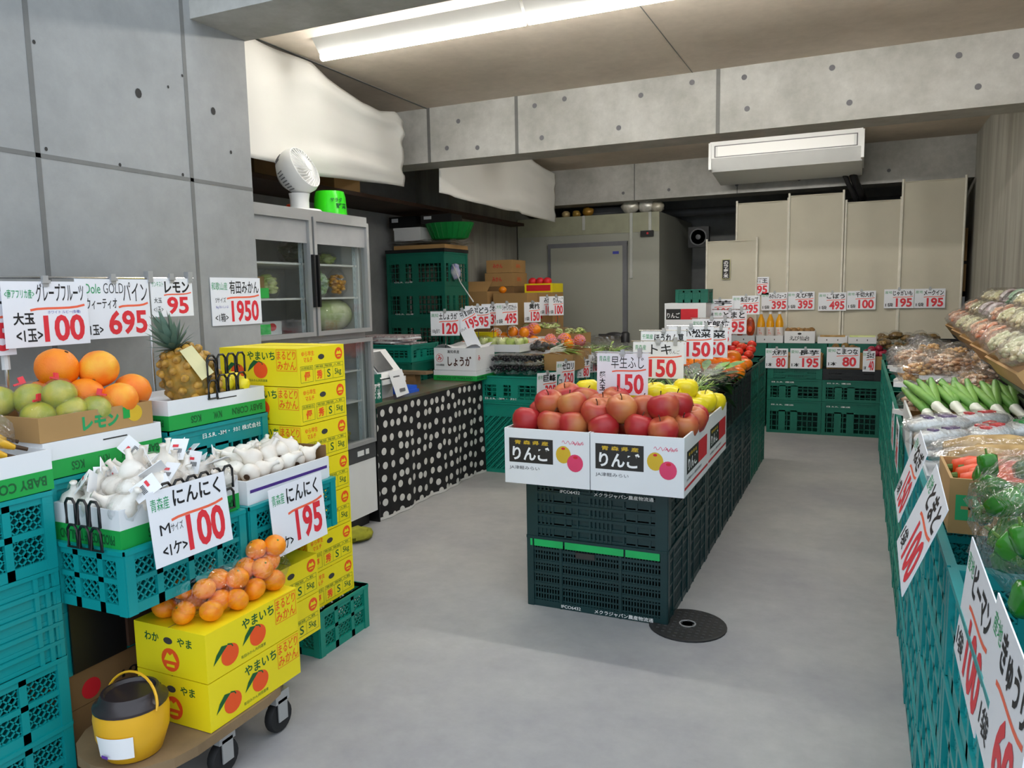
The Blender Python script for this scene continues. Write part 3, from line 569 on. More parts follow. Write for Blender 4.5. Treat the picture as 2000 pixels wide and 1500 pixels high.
# ================================================================ doorway corner, wall side
GA = 'teal crates in the doorway stack'
z = 0
for k, (sy, h, lb) in enumerate([('open', .205, 'windowed teal crate on the floor at the bottom of the doorway stack'), ('open', .19, 'windowed teal crate second from the floor in the doorway stack'), ('slab', .05, ''), ('slab', .05, ''), ('slab', .05, ''), ('slab', .05, ''), ('slab', .05, ''), ('open', .21, 'windowed teal crate topmost in the doorway stack under the bananas')]):
    crate(sy, .35, .485, h, TEAL, (-2.12, 1.057, z), lb or 'folded teal crate, %s of the five flat ones in the doorway stack counted upwards' % NTH[k-2], GA, name='folding_crate' if sy == 'slab' else 'plastic_crate'); z += h
produce_box('white and green produce box holding bananas on the doorway stack', .35, .485, .107, (-2.12, 1.067, z+.002), .068)
def banana():
    t = thing('banana', '', 'banana', group='bananas'); pts = [(-.09+.02*i, 0, .03*math.sin(PI*i/9)) for i in range(10)]; ob('body', M().tube(pts, [.006, .014, .017, .018, .018, .018, .018, .016, .011, .006], 8), M_BAN, t, smooth=True); ob('stem', M().tube([(.09, 0, .002), (.115, 0, -.008)], [.006, .005], 6), M_STEM, t); return t
for k, (x, y, zz, r) in enumerate(((-1.998, 1.115, .962, 1.3), (-2.027, 1.154, .977, 1.2), (-2.056, 1.096, .986, 1.5), (-2.076, 1.164, .991, 1.25))): place(PR, 'ban', banana, (x, y, zz), r, 'yellow banana in the bag on the doorway stack, %s from the aisle' % NTH[k], 1.1)
o = ob('banana_bag', M().ell((0, 0, .0), .14, .2, .085, 20, 12, f=lambda d: 1+.25*noise.noise(d*3.5)), FILM2, None, (-2.085, 1.086, 1.01), smooth=True, ang=4); tag(o, 'clear crinkled bag around the bananas on the doorway stack', 'bag')
# back row against the wall: crates under the citrus and pineapple boxes
for c, (y, nm) in enumerate(((1.5, 'citrus box'), (1.935, 'pineapple box'))):
    z = (.314, 0)[c]
    for k in range(3 if c == 0 else 4):
        h = .186 if c == 0 else .234
        if c == 1 and k == 3: crate('grid', .27, .44, h, TEAL, (-2.11, y, z), 'teal crate with white print directly under the pineapple box', 'teal crates along the wall', mark=('R', '日.S.R. -3M・ ﾀｶﾐ 株式会社', -.09, .19, .27, .018))
        else: crate('solid', .27, .39 if c == 0 else .44, h, TEAL, (-2.11, y, z), 'teal crate along the wall below the %s, %s from the floor' % (nm, NTH[k]), 'teal crates along the wall')
        z += h
produce_box('white and green produce box under the lemon carton', .27, .38, .1, (-2.11, 1.4985, .875), .0)
t = tray('brown lemon carton filled with oranges and green citrus by the wall', .262, .36, .068, CARD, (-2.11, 1.485, .976), .028)
face('lettering', M().text('レモン', -.055, .013, .117, .04, .05), GRN, t, 'R', (.1316, 0, 0)); face('lemon_print', M().disc(.117, .04, .026, .025), PYEL, t, 'R', (.1316, 0, 0)); face('leaf_print', M().rect(.077, .1, .028, .062), BOXG, t, 'R', (.1318, 0, 0))
CIT = [(-2.151, 1.49, 1.157, 0.0594, 'large orange at the top of the citrus heap near the wall sign post', M_ORG), (-2.097, 1.584, 1.147, 0.0567, 'large pinkish orange on top beside the wall sign post orange', M_GFR), (-2.07, 1.674, 1.071, 0.054, 'yellow-orange grapefruit at the pineapple end of the lemon carton', M_GFR), (-2.025, 1.589, 1.053, 0.054, 'bright orange grapefruit resting on the lemon carton front edge', M_GFR), (-2.079, 1.521, 1.075, 0.0522, 'deep orange citrus in the middle of the citrus heap', M_ORG), (-2.151, 1.575, 1.062, 0.054, 'orange mostly hidden below the pinkish orange on top', M_ORG), (-2.178, 1.458, 1.071, 0.054, 'orange partly hidden behind the film wrapped green citrus', M_ORG)]
for k, (x, y, zz, r, lb, mt) in enumerate(CIT): place(PR, 'cit'+mt.name, ball(mt, 'orange' if mt is M_ORG else 'grapefruit', 'citrus fruit', 'oranges and grapefruit in the lemon carton', 1, .95, 'navel', M_STEM, 24, 14), (x, y, zz), 0, lb, r*1.02, rot3(1.5))
def film_fruit():
    t = ball(M_GGF, 'green_citrus', 'citrus fruit', 'film wrapped green citrus', 1, .92, 'navel', M_CAL)(); ob('film', M().ell((0, 0, .05), 1.06, 1.06, 1.02, 18, 12, f=lambda d: 1+.09*noise.noise(d*4)), FILM3, t, smooth=True, ang=4); ob('red_tape', M().box(-.16, .16, -.06, .06, .98, 1.42).box(-.5, -.1, -.05, .05, 1.0, 1.12), RED, t); return t
for k, (x, y, zz, r) in enumerate(((-2.061, 1.427, 1.089, 0.046), (-2.034, 1.44, 1.044, 0.0432), (-2.016, 1.503, 1.039, 0.0432), (-2.03, 1.44, 1.026, 0.0414), (-2.124, 1.386, 1.08, 0.0478), (-2.07, 1.368, 1.035, 0.046), (-2.169, 1.323, 1.08, 0.046))): place(PR, 'ff', film_fruit, (x, y, zz), 0, 'film wrapped green-yellow citrus with red tape, %s from the carton front' % NTH[k], r, rot3(.6))
produce_box('white and green produce box holding the pineapple', .27, .43, .095, (-2.11, 1.935, .939), .072)
def pineapple():
    t = thing('pineapple', 'ripe pineapple with grey-green crown lying in the produce box by the wall', 'pineapple', (-2.08, 1.915, 1.085)); R_, H_ = .07, .09
    b = M(); n, mm = 56, 40
    def fn(u, v):
        th = 2*PI*u; ph = PI*v; r = math.sin(ph)**.75*R_; eye = math.cos(8*th+v*24)*math.cos(8*th-v*24); k = 1+.06*eye; return (r*k*math.cos(th), r*k*math.sin(th), -math.cos(ph)*H_)
    b.grid(fn, n, mm); ob('fruit', b, M_PINE, t, smooth=True, ang=4); d = M()
    for j in range(1, 9):
        for i in range(10):
            a = 2*PI*(i+.5*(j % 2))/10; v = (j+.3)/9.6; r = math.sin(PI*v)**.75*R_; p = Vector((r*math.cos(a), r*math.sin(a), -math.cos(PI*v)*H_)); d.ell(p, .013, .013, .011, 6, 4)
    ob('eyes', d, P('pineapple_eye', 'c99a3e', .5, .4, 50, col2='8f6a2a'), t, smooth=True); c = M()
    for i in range(46):
        k = i/46; a = i*2.4; el = .25+1.25*k; c.leaf((0, 0, H_-.005), (math.cos(a)*math.cos(el), math.sin(a)*math.cos(el), math.sin(el)), .06+.06*k, .009, .25*(1-k))
    ob('crown', c, M_PCR, t, smooth=True, ang=4)
    ob('hang_tag', M().add([(.06, .0, .085), (.05, .035, .085), (.08, .05, .0), (.09, .012, -.005)], [(0, 1, 2, 3)]), P('tag_cream', 'd8cf9a', .4), t); t.rotation_euler = Vector((-.2, -.3, .88)).to_track_quat('Z', 'Y').to_euler(); t.scale = (1.25,)*3; return t
pineapple()
for k, (x, y, zz) in enumerate(((-2.03, 2.01, 1.052), (-2.01, 2.07, 1.046), (-2.06, 2.08, 1.06))): place(PR, 'lem', ball(M_LEM, 'lemon', 'lemon', 'lemons beside the pineapple', 1, 1.25, 'tip', M_LEM), (x, y, zz), 0, 'yellow lemon in the pineapple box, %s from the pineapple' % NTH[k], .03, (1.2, rr(-.4, .4), rr(0, 3)))
def rack(n):
    def mk():
        t = thing('wire_divider', '', 'divider', group='black wire dividers'); w_ = .045
        for i in range(n):
            m = M(); x = (i-(n-1)/2)*w_
            for z0, z1 in ((.0, .06), (.062, .13)):
                m.tube([(x-.018, 0, z0), (x-.018, 0, z1-.012), (x-.009, 0, z1), (x+.009, 0, z1), (x+.018, 0, z1-.012), (x+.018, 0, z0)], .004, 6)
            ob('loop', m, BLACKM, t, smooth=True)
        ob('base_bar', M().tube([(-n*w_/2, 0, 0), (n*w_/2, 0, 0)], .003, 6), BLACKM, t); return t
    return mk
place(PR, 'rk4', rack(4), (-1.985, 1.985, 1.033), PI/2, 'black wire divider standing beside the pineapple against yellow boxes')
place(PR, 'rk1', rack(1), (-1.972, 1.905, 1.02), PI/2, 'narrow black wire divider directly in front of the lemons')
# garlic crates
for k, (y, lb) in enumerate(((1.525, 'teal windowed crate carrying the netted garlic'), (1.968, 'teal windowed crate carrying the loose garlic beside yellow boxes'))): crate('open', .28, .425, .175, TEAL, (-1.841, y, .536), lb, 'teal crates under the garlic')
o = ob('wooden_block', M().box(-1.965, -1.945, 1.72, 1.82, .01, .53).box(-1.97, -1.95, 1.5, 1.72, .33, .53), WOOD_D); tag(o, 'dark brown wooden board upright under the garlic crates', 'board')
o = ob('shade_sheet', M().box(-1.965, -1.96, 1.33, 1.499, .32, .53), BLACKM); tag(o, 'black sheet standing in for shade under the netted garlic crate', 'box')  # thin black sheet put in as the shade below the crate
gb = produce_box('white and green produce box heaped with netted garlic', .25, .415, .108, (-1.846, 1.53, .706), .08)
k = 0
for l, (zz, nx, ny) in enumerate(((.808, 5, 7), (.845, 4, 5), (.876, 2, 4))):
    for i in range(nx):
        for j in range(ny):
            if l == 2 and random.random() < .3: continue
            x = -1.846+(i-(nx-1)/2)*.049+rr(-.01, .01); y = 1.53+(j-(ny-1)/2)*.056+rr(-.01, .01)
            place(PR, 'gt%d' % ((i*3+j+l) % 2 == 0), garlic((i*3+j+l) % 2 == 0), (x, y, zz+rr(-.006, .006)), 0, 'tagged netted garlic bulb, %s layer, row %s from doorway, %s from wall' % (('bottom', 'middle', 'top')[l], NTH[j], NTH[i]), rr(1.05, 1.25), (rr(-.9, .9), rr(-.9, .9), rr(-1.2, 1.2)), 'netted garlic'); k += 1
place(PR, 'rk3', rack(3), (-1.822, 1.296, .71), 0, 'black wire divider at the doorway end of the netted garlic box')
place(PR, 'rk6', rack(6), (-1.704, 1.57, .727), PI/2, 'black wire divider behind the netted garlic price sign')
t = tray('brown-lined white box of loose garlic beside the yellow boxes', .255, .405, .08, CARD_W, (-1.846, 1.973, .706), .052, lm=CARD); ob('liner_flap', M().box(-.115, .12, .194, .2, .05, .12), CARD_D, t); face('purple_stripe', M().rect(-.19, .19, .04, .05), P('purple_ink', '4b2a86'), t, 'R', (.1282, 0, 0))
for l, (zz, nx, ny) in enumerate(((.797, 4, 6), (.832, 3, 4))):
    for i in range(nx):
        for j in range(ny):
            place(PR, 'gl', garlic(False), (-1.842+(i-(nx-1)/2)*.053+rr(-.008, .008), 1.973+(j-(ny-1)/2)*.058+rr(-.008, .008), zz), 0, 'loose white garlic, %s layer, row %s past the netted garlic, %s from wall' % (('bottom', 'top')[l], NTH[j], NTH[i]), rr(1.0, 1.2), (rr(-1.2, 1.2), rr(-1.2, 1.2), rr(0, 6)), 'loose garlic')
sign('price sign for medium garlic marked 100 hanging on the netted garlic crate', (-1.671, 1.509, .75), PI/2, [('k', 'にんにく', .3, .72, .62, .24, .02), ('r', '100', .42, .07, .5, .5, .03), ('g', '青森産', .03, .73, .22, .17), ('k', 'M', .1, .4, .12, .14, 0), ('k', 'サイズ', .23, .41, .15, .11, .0), ('k', '<1ケ>', .1, .1, .3, .18, .02)], tilt=-.1, roll=.0, wd=.27, ht=.203, clip=False, under=(.25, .56, .68))
sign('price sign for garlic marked 195 hanging on the loose garlic crate', (-1.671, 1.949, .642), PI/2, [('k', 'にんにく', .3, .7, .6, .25, .02), ('r', '195', .42, .1, .5, .48, .03), ('g', '青森産', .04, .74, .22, .16), ('k', '<1ケ>', .06, .08, .28, .18, .02)], tilt=-.06, roll=-.02, clip=False, wd=.26, ht=.222)
# yellow boxes
for k in range(7): place(PR, 'yb', ybox, (-2.015, 2.305, .182+.1415*k), 0, 'yellow mandarin box in the tall column, %s from the bottom' % NTH[k])
crate('open', .4, .31, .18, TEAL_M, (-2.01, 2.345, 0), 'small teal crate on the floor under the tall column of yellow boxes', 'teal crates along the wall')
for k in range(2): place(PR, 'yb', ybox, (-1.718, 1.63, .17+.1415*k), PI/2, ('yellow mandarin box lying on the trolley deck behind the bucket', 'yellow mandarin box upper on the trolley under the bagged mandarins')[k])
for k in range(2): place(PR, 'yb', ybox, (-1.915, 1.965, .17+.1415*k), 0, ('lower yellow box at the rear of the trolley', 'upper yellow box at the rear of the trolley')[k])
MP = [(-1.78, 1.49), (-1.70, 1.48), (-1.635, 1.52), (-1.74, 1.56), (-1.66, 1.58), (-1.81, 1.57), (-1.62, 1.61), (-1.70, 1.64), (-1.78, 1.66), (-1.64, 1.69), (-1.71, 1.72), (-1.63, 1.77), (-1.79, 1.75), (-1.69, 1.79), (-1.74, 1.52, 1), (-1.67, 1.54, 1), (-1.70, 1.61, 1), (-1.65, 1.64, 1), (-1.68, 1.71, 1), (-1.63, 1.73, 1), (-1.72, 1.78, 1), (-1.66, 1.79, 1), (-1.75, 1.66, 1), (-1.67, 1.75, 2), (-1.64, 1.80, 2)]
for k, q in enumerate(MP): place(PR, 'mik', ball(M_MIK, 'mandarin', 'mandarin', 'bagged mandarins on the yellow box', 1, .86, 'navel', M_CAL), (q[0]+rr(-.006, .006), q[1], .483+.05*(q[2] if len(q) > 2 else 0)), 0, 'bagged mandarin on the yellow box, %s from the doorway end, %s layer' % (NTH[k], ('bottom', 'middle', 'top')[q[2] if len(q) > 2 else 0]), .034*rr(.95, 1.08), rot3(1.5))
for k, (y, r) in enumerate(((1.56, .115), (1.745, .11))):
    o = ob('mandarin_bag', M().ell((0, 0, 0), .13, r, .078, 20, 12, f=lambda d: 1+.12*noise.noise(d*4+Vector((k, 0, 0)))), FILM4, None, (-1.705, y, .527), smooth=True, ang=4); tag(o, ('clear bag of mandarins at the bucket end of the yellow box', 'clear bag of mandarins at the far end of the yellow box')[k], 'bag', 'mandarin bags')
# trolley, bucket, brown boxes
t = thing('flat_trolley', 'low wooden trolley on casters carrying the yellow boxes', 'trolley', (-1.775, 1.58, 0)); ob('deck', M().rbox(-.165, .2, -.36, .25, .14, .168, .17), WOOD, t)
for x in (-.11, .15):
    for y in (-.06 if x > 0 else -.25, .17):
        c = ob('caster', M().box(x-.022, x+.022, y-.03, y+.03, .1, .135).box(x-.022, x-.018, y-.02, y+.02, .04, .11).box(x+.018, x+.022, y-.02, y+.02, .04, .11), STEEL, t); ob('wheel', M().lathe([(.012, -.014), (.046, -.014), (.05, -.008), (.05, .008), (.046, .014), (.012, .014)], 20), RUB, c, (x, y, .05), (0, PI/2, 0), smooth=True)
t = thing('plastic_bucket', 'yellow plastic pail with dark lid and wire handle on the trolley', 'bucket', (-1.715, 1.31, .169)); t.scale = (1.05, 1.05, .9); YP = P('pail_yellow', 'e8b021', .4, .08)
ob('body', M().lathe([(.06, 0), (.066, .004), (.085, .07), (.088, .12), (.085, .15)], 28), YP, t, smooth=True); ob('lid', M().lathe([(.087, .15), (.087, .157), (.075, .165), (.07, .182), (.066, .19), (.06, .19), (.056, .18), (.001, .18)], 28), P('lid_dark', '30282a', .3), t, smooth=True)
ob('handle', M().tube([(-.09*math.cos(a*PI/14), .02*math.sin(a*PI/14), .145+.085*math.sin(a*PI/14)) for a in range(15)], .0035, 6), YP, t, smooth=True)
l = ob('label', M().grid(lambda u, v: (.089*math.sin(-.2+1.1*u)*(.93+.07*v), -.089*math.cos(-.2+1.1*u)*(.93+.07*v), .03+.065*v), 10, 2), WHITE, t, smooth=True); ob('print', M().box(.0, .02, -.0905, -.089, .036, .044), P('purple_print', '6a3aa0'), l)
for k, (z, y) in enumerate(((0, 1.31), (.104, 1.31), (.208, 1.3))):
    o = thing('sweet_potato_box', 'brown cardboard box under the garlic crates, %s' % ('bottom of three', 'middle of three', 'top with dark opening')[k], 'box', (-2.08, y+.19, z), 0, 'brown boxes behind the bucket'); ob('body', M().box(-.1, .1, -.2, .2, 0, .102), CARD_D, o); face('red_print', M().stroke([(-.12, .02), (-.05, .06), (.05, .075), (.1, .07)], .012) if k < 2 else M().disc(-.1, .04, .03, .03), PRO_R, o, 'R', (.1006, 0, 0)); face('lettering', M().text(('さつま芋', 'さつま芋', '10kg')[k], 0, .015, .12, .03, .02), BLK, o, 'R', (.1008, 0, 0))
# wall signs
S1 = [('g', '<南アフリカ産>', .03, .74, .33, .14, .01), ('k', 'グレープフルーツ', .38, .68, .58, .29, .01), ('b', 'ホワイト ルビー(各種)', .5, .49, .4, .06), ('k', '大玉', .1, .34, .24, .19, .03), ('k', '<1玉>', .12, .08, .3, .2, .02), ('r', '100', .44, .06, .5, .42, .03)]
sign('large price sign for grapefruit marked 100 on the wall rod', (-2.31, 1.585, 1.315), PI/2, S1, .275, .2)
sign('large price sign for gold pineapple marked 695 on the wall rod', (-2.33, 1.84, 1.325), PI/2, [('k', 'GOLD', .36, .76, .27, .17, -.01), ('k', 'パイン', .62, .62, .35, .33, .0), ('g', 'Dole', .12, .76, .2, .16), ('k', 'スウィーティオ', .05, .5, .48, .18, .01), ('k', '<1玉>', .08, .07, .24, .17, .02), ('r', '695', .4, .05, .54, .42, .03)], .285, .2, under=(.55, .52, .42))
sign('small price sign for lemons marked 95 on the wall rod', (-2.33, 2.085, 1.36), PI/2, [('k', 'レモン', .32, .62, .6, .3), ('g', 'サンキスト', .03, .78, .26, .14), ('k', '大玉', .06, .36, .18, .14, .01), ('k', '<1玉>', .04, .12, .22, .15, .0), ('r', '95', .36, .06, .52, .46, .03)], .19, .14)
sign('price sign for mandarins marked 1950 fixed flat on the concrete wall', (-2.496, 2.58, 1.34), PI/2, [('k', '有田みかん', .36, .66, .6, .28, .01), ('g', '和歌山産', .02, .74, .3, .16), ('k', 'Sサイズ', .08, .48, .2, .11, 0), ('b', '5kg おいしいよ', .08, .35, .24, .07), ('k', '<1箱>', .06, .08, .25, .18, .01), ('r', '1950', .38, .06, .56, .46, .03)], .295, .205, clip=False)
sign('price sign marked 195 overlapped by the grapefruit sign on the wall rod', (-2.33, 1.36, 1.29), PI/2, [('k', 'バナナ', .3, .66, .6, .27), ('r', '195', .42, .06, .54, .46)], .26, .19)
t = thing('sign_rod', 'steel rod holding the citrus price signs in front of the wall', 'rod', (-2.335, 0, 0)); ob('rail', M().tube([(0, 1.2, 1.425), (0, 2.19, 1.432)], .004, 8), CHROME, t); ob('post', M().tube([(-.02, 1.47, .93), (-.02, 1.47, 1.425)], .006, 8), CHROME, t); ob('joint', M().tube([(-.02, 1.47, 1.15), (-.02, 1.47, 1.2)], .012, 8), WPL, t); ob('post', M().tube([(-.02, 2.0, .98), (-.02, 2.0, 1.43)], .005, 8), CHROME, t)
for y in (1.99, 2.17): ob('clip', M().box(-.012, .012, y-.01, y+.01, 1.415, 1.455), STEEL, t)
# ================================================================ glass fridge
def fridge():
    t = thing('display_fridge', 'tall glass-door display fridge behind the yellow boxes', 'fridge', (-2.6, 3.245, 0)); y0, y1 = -.485, .485
    b = M().box(-.62, -.6, y0, y1, .08, 1.8).box(-.6, -.04, y0, y0+.02, .08, 1.8).box(-.6, -.04, y1-.02, y1, .08, 1.8).box(-.62, 0, y0, y1, 1.765, 1.8).box(-.62, -.02, y0, y1, .08, .5).box(-.6, -.04, y0+.02, y1-.02, 1.115, 1.15); ob('cabinet', b, STEEL, t)
    ob('lining', M().box(-.6, -.59, y0+.02, y1-.02, .5, 1.76).box(-.59, -.05, y0+.02, y0+.03, .5, 1.76).box(-.59, -.05, y1-.03, y1-.02, .5, 1.76), P('fridge_lining', 'e2e4e4', .5), t)
    ob('base_panel', M().box(-.02, 0, y0, y1, .08, .405), WPL, t); ob('control_strip', M().box(-.02, .004, y0, y1, .41, .5), P('strip_dark', '4a4b4d', .4), t); ob('switch', M().box(.004, .008, .3, .36, .44, .47).box(.004, .008, .38, .41, .44, .47), WPL, t); ob('plinth', M().box(-.6, -.05, y0+.02, y1-.02, 0, .08), BLACKM, t)
    for z in (1.35, 1.53): 
        for a, c in ((y0+.03, -.01), (.0, y1-.03)): ob('shelf', M().box(-.55, -.06, a, c, z-.01, z), WPL, t)
    ob('shelf', M().box(-.55, -.06, y0+.03, y1-.03, .74, .75), WPL, t); ob('shelf', M().box(-.55, -.06, y0+.03, y1-.03, .92, .93), WPL, t)
    rl = M()
    for y in (-.03, .43):
        for k in range(34): rl.box(-.062, -.058, y, y+.01, .54+k*.035, .555+k*.035)
        rl.box(-.066, -.062, y-.01, y+.02, .5, 1.74)
    ob('shelf_rail', rl, P('rail_pale', 'b9c6cc', .4), t)
    for a, c in ((y0, -.018), (-.002, y1)):
        for z0, z1 in ((1.15, 1.765), (.5, 1.115)):
            f = .022; d = ob('door', M().box(-.03, .012, a, a+f, z0, z1).box(-.03, .012, c-f, c, z0, z1).box(-.03, .012, a+f, c-f, z0, z0+f).box(-.03, .012, a+f, c-f, z1-f, z1), STEEL, t)
            ob('glass', M().box(-.012, -.008, a+f, c-f, z0+f, z1-f), GLASS, d)
            if z0 > 1: ob('header_band', M().box(-.007, -.004, a+f, c-f, z1-f-.115, z1-f), P('header_band', 'a6a7a8', .5), d)
            h0 = c-f+.004 if a < -.1 else a+.002; ob('handle', M().box(.012, .03, h0, h0+.012, z0+.15, z0+.42), BLACKM, d)
fridge()
for lb, x, y, z, f in (('brown carton with white label on the fridge shelf', -2.9, 2.95, 1.352, 'box'), ('white tray box with mushroom print on the fridge floor shelf', -2.9, 3.02, 1.152, 'tray')):
    if f == 'box': o = thing('fridge_carton', lb, 'box', (x, y, z)); ob('body', M().box(-.1, .12, -.12, .12, 0, .11), CARD, o); face('label', M().rect(-.05, .06, .03, .1), WHITE, o, 'R', (.121, 0, 0))
    else: o = tray(lb, .26, .3, .08, CARD_W, (x, y, z), 0, name='fridge_tray'); face('mushroom_print', M().disc(.08, .05, .03, .02).disc(.05, .04, .02, .012), PRO_R, o, 'R', (.131, 0, 0))
for k, (x, y, z, c) in enumerate(((-2.72, 2.98, 1.352, 0), (-2.72, 2.98, 1.17, 0))): o = ob('price_card', M().box(0, .003, -.05, .05, 0, .05), P('green_card', '2fd45a', .5), None, (x, y, z)); tag(o, ('green price card on the upper fridge shelf', 'green price card on the lowest upper-fridge shelf')[k], 'price card')
o = thing('wax_gourd', 'pale green film-wrapped gourd lying on the bottom of the upper fridge', 'gourd', (-2.76, 3.56, 1.25)); ob('body', M().ell((0, 0, 0), .1, .17, .095, 24, 14), M_MEL, o, smooth=True, ang=4); ob('film', M().ell((0, 0, 0), .104, .175, .1, 20, 12, f=lambda d: 1+.04*noise.noise(d*6)), FILM3, o, smooth=True, ang=4)
BG = [('bag of yellow beans standing on the middle fridge shelf', -2.73, 3.6, 1.352, .05, .06, .075, P('bean_yellow', 'e0a01e', .5), .016), ('green and white bag beside the yellow beans in the fridge', -2.75, 3.46, 1.352, .05, .07, .085, P('bag_greenwhite', '7fae5a', .5, 0, 30, col2='d8e8e0'), .025), ('green vegetable bag on the top fridge shelf', -2.8, 3.6, 1.532, .06, .06, .035, M_GRN, .02), ('dark leafy bag on the top fridge shelf', -2.86, 3.42, 1.532, .09, .1, .07, M_DLEAF, .03), ('bag of dark vegetables in the white fridge tray', -2.88, 2.96, 1.175, .08, .06, .045, GRAPE, .03), ('second dark bag in the white fridge tray', -2.88, 3.08, 1.175, .07, .05, .04, P('brown_bag', '6d665f', .4), .025), ('greenish bag beside the brown fridge carton', -2.8, 3.12, 1.352, .06, .05, .07, M_GRN, .02), ('orange bag on the upper shelf of the lower fridge', -2.8, 3.5, .932, .09, .12, .06, P('orange_bag', 'a6601e', .4), .035), ('white bag on the lower shelf of the lower fridge', -2.8, 3.45, .752, .09, .14, .05, WPL, .035), ('black bag on the floor of the lower fridge', -2.85, 3.35, .502, .12, .16, .09, BLACKM, .05), ('yellow bag on the floor of the lower fridge', -2.75, 3.58, .502, .06, .06, .05, P('dull_yellow', 'a8a03a', .5), .03)]
for k, (lb, x, y, z, a, b_, c_, mt, lr) in enumerate(BG): o = lumpbag('produce_bag', 'bag', 'bags in the fridge', a, b_, c_, mt, 60, lr, 40+k, FILM3); o.location = (x, y, z); o['label'] = lb
# fan and bucket on the fridge
t = thing('circulator_fan', 'white round desk fan on top of the glass fridge', 'fan', (-2.8, 3.4, 1.8)); t.scale = (1.12,)*3; ob('base', M().lathe([(.11, 0), (.11, .012), (.1, .022), (.045, .026), (.045, .07), (.05, .1)], 28), WPL, t, smooth=True)
hd = ob('head', M().lathe([(.001, -.1), (.05, -.09), (.09, -.06), (.112, -.01), (.114, .02), (.104, .045), (.1, .045), (.1, .02)], 32), WPL, t, (0, 0, .205), Vector((.82, .09, .38)).to_track_quat('Z', 'Y').to_euler(), smooth=True)
m = M(); 
for k in range(26):
    a = k*2*PI/26; m.tube([(.1*math.cos(a), .1*math.sin(a), .04), (.07*math.cos(a+.35), .07*math.sin(a+.35), .058), (.03*math.cos(a+.75), .03*math.sin(a+.75), .064)], .0028, 4)
ob('grille', m, WPL, hd, smooth=True); ob('hub', M().lathe([(.032, .058), (.03, .068), (.001, .072)], 20), WPL, hd, smooth=True); ob('blade', M().lathe([(.095, .01), (.02, .02), (.02, .0)], 20), P('fan_blade_grey', '8c8d8e', .5), hd); m = M()  # blade is a plain grey disc behind the grille
for k in range(40):
    a = k*2*PI/40
    if k % 10 < 7: m.tube([(.098*math.cos(a), .098*math.sin(a), -.052), (.108*math.cos(a), .108*math.sin(a), -.024)], .003, 4)
ob('rear_vent', m, GREYP, hd)
t = thing('green_tub', 'bright green tub with dark print upside down on the fridge beside the fan', 'tub', (-2.8, 3.665, 1.8)); GT = P('tub_green', '35d81a', .3, .04)
ob('body', M().lathe([(.1, 0), (.095, .02), (.088, .12), (.08, .15), (.001, .155)], 28), GT, t, smooth=True); m = M()
for s_, a0, z, h in (('サラダ', -.9, .085, .025), ('野菜', -.55, .05, .03)):
    q = M().text(s_, 0, 0, .07, h, .02); m.add([(.0955*math.cos(a0+x/.09)*(1-(z+y)*.25/1.0*.35), .0955*math.sin(a0+x/.09)*(1-(z+y)*.25*.35), z+y) for x, y, _ in q.v], q.f)
ob('print', m, DKG, t); ob('rim', M().lathe([(.104, 0), (.104, .012), (.098, .012)], 28), GT, t)
o = ob('orange_pot', M().lathe([(.035, 0), (.035, .07), (.03, .075)], 16), P('orange_plastic', 'f2502a', .4), None, (-2.95, 3.52, 1.8), smooth=True); tag(o, 'small orange plastic pot between the fan and the green tub', 'pot')
# ================================================================ counter with dotted cloth
def dots():
    m, nt, b = base('dotted_cloth'); L = nt.links; tc = N(nt, 'ShaderNodeTexCoord'); mp = N(nt, 'ShaderNodeMapping'); mp.inputs['Scale'].default_value = (.0001, 1, .86)
    v = N(nt, 'ShaderNodeTexVoronoi', Scale=12.5, Randomness=.42); v.voronoi_dimensions = '2D'; sp = N(nt, 'ShaderNodeSeparateXYZ'); cb = N(nt, 'ShaderNodeCombineXYZ'); L.new(tc.outputs['Object'], sp.inputs[0]); L.new(sp.outputs[1], cb.inputs[0]); L.new(sp.outputs[2], cb.inputs[1]); L.new(cb.outputs[0], v.inputs['Vector'])
    r = ramp(nt, v.outputs['Distance'], [(.27, lin('d9d8d2')), (.285, lin('141416'))]); L.new(r.outputs[0], b.inputs['Base Color']); b.inputs['Roughness'].default_value = .85; return m
t = thing('sales_counter', 'counter table covered with a black cloth of white dots', 'counter', (-2.6, 4.44, 0))
ob('top', M().box(-.4, 0, -.69, .7, .69, .715), P('counter_top', '5d6a54', .4, .5, 9, col2='6e5848'), t); DOT = dots(); wv = lambda y: .006*math.sin(y*11)+.004*math.sin(y*29)
ob('cloth', M().grid(lambda u, v: (.008+wv(-.69+1.39*u)*(1-v)*2, -.69+1.39*u, .018+.682*v), 60, 6), DOT, t, smooth=True); ob('hem', M().grid(lambda u, v: (.009+wv(-.69+1.39*u)*2, -.69+1.39*u, .003+.017*v), 60, 1), CLOTH, t, smooth=True)
ob('end_panel', M().box(-.4, 0, -.695, -.685, 0, .69), BLACKM, t)
for y in (-.65, .65): ob('leg', M().box(-.39, -.35, y-.02, y+.02, 0, .69), STEEL, t)
t = thing('price_scale', 'white price computing scale with dark display on the counter', 'scale', (-2.72, 3.97, .716), .05)
ob('body', M().box(-.16, .02, -.13, .13, 0, .14), WPL, t); hd = ob('display_head', M().add([(-.1, -.14, .14), (.1, -.14, .14), (.1, .14, .14), (-.1, .14, .14), (-.13, -.14, .3), (-.03, -.14, .3), (-.03, .14, .3), (-.13, .14, .3)], [(0, 3, 2, 1), (4, 5, 6, 7), (0, 1, 5, 4), (1, 2, 6, 5), (2, 3, 7, 6), (3, 0, 4, 7)]), WPL, t)
ob('screen', M().add([(.071, -.13, .18), (.071, .05, .18), (-.02, .05, .29), (-.02, -.13, .29)], [(0, 1, 2, 3)]), P('screen_dark', '3c4043', .2), hd, (.006, 0, .003)); ob('tray_front', M().box(.02, .1, -.12, .16, .1, .13), WPL, t)
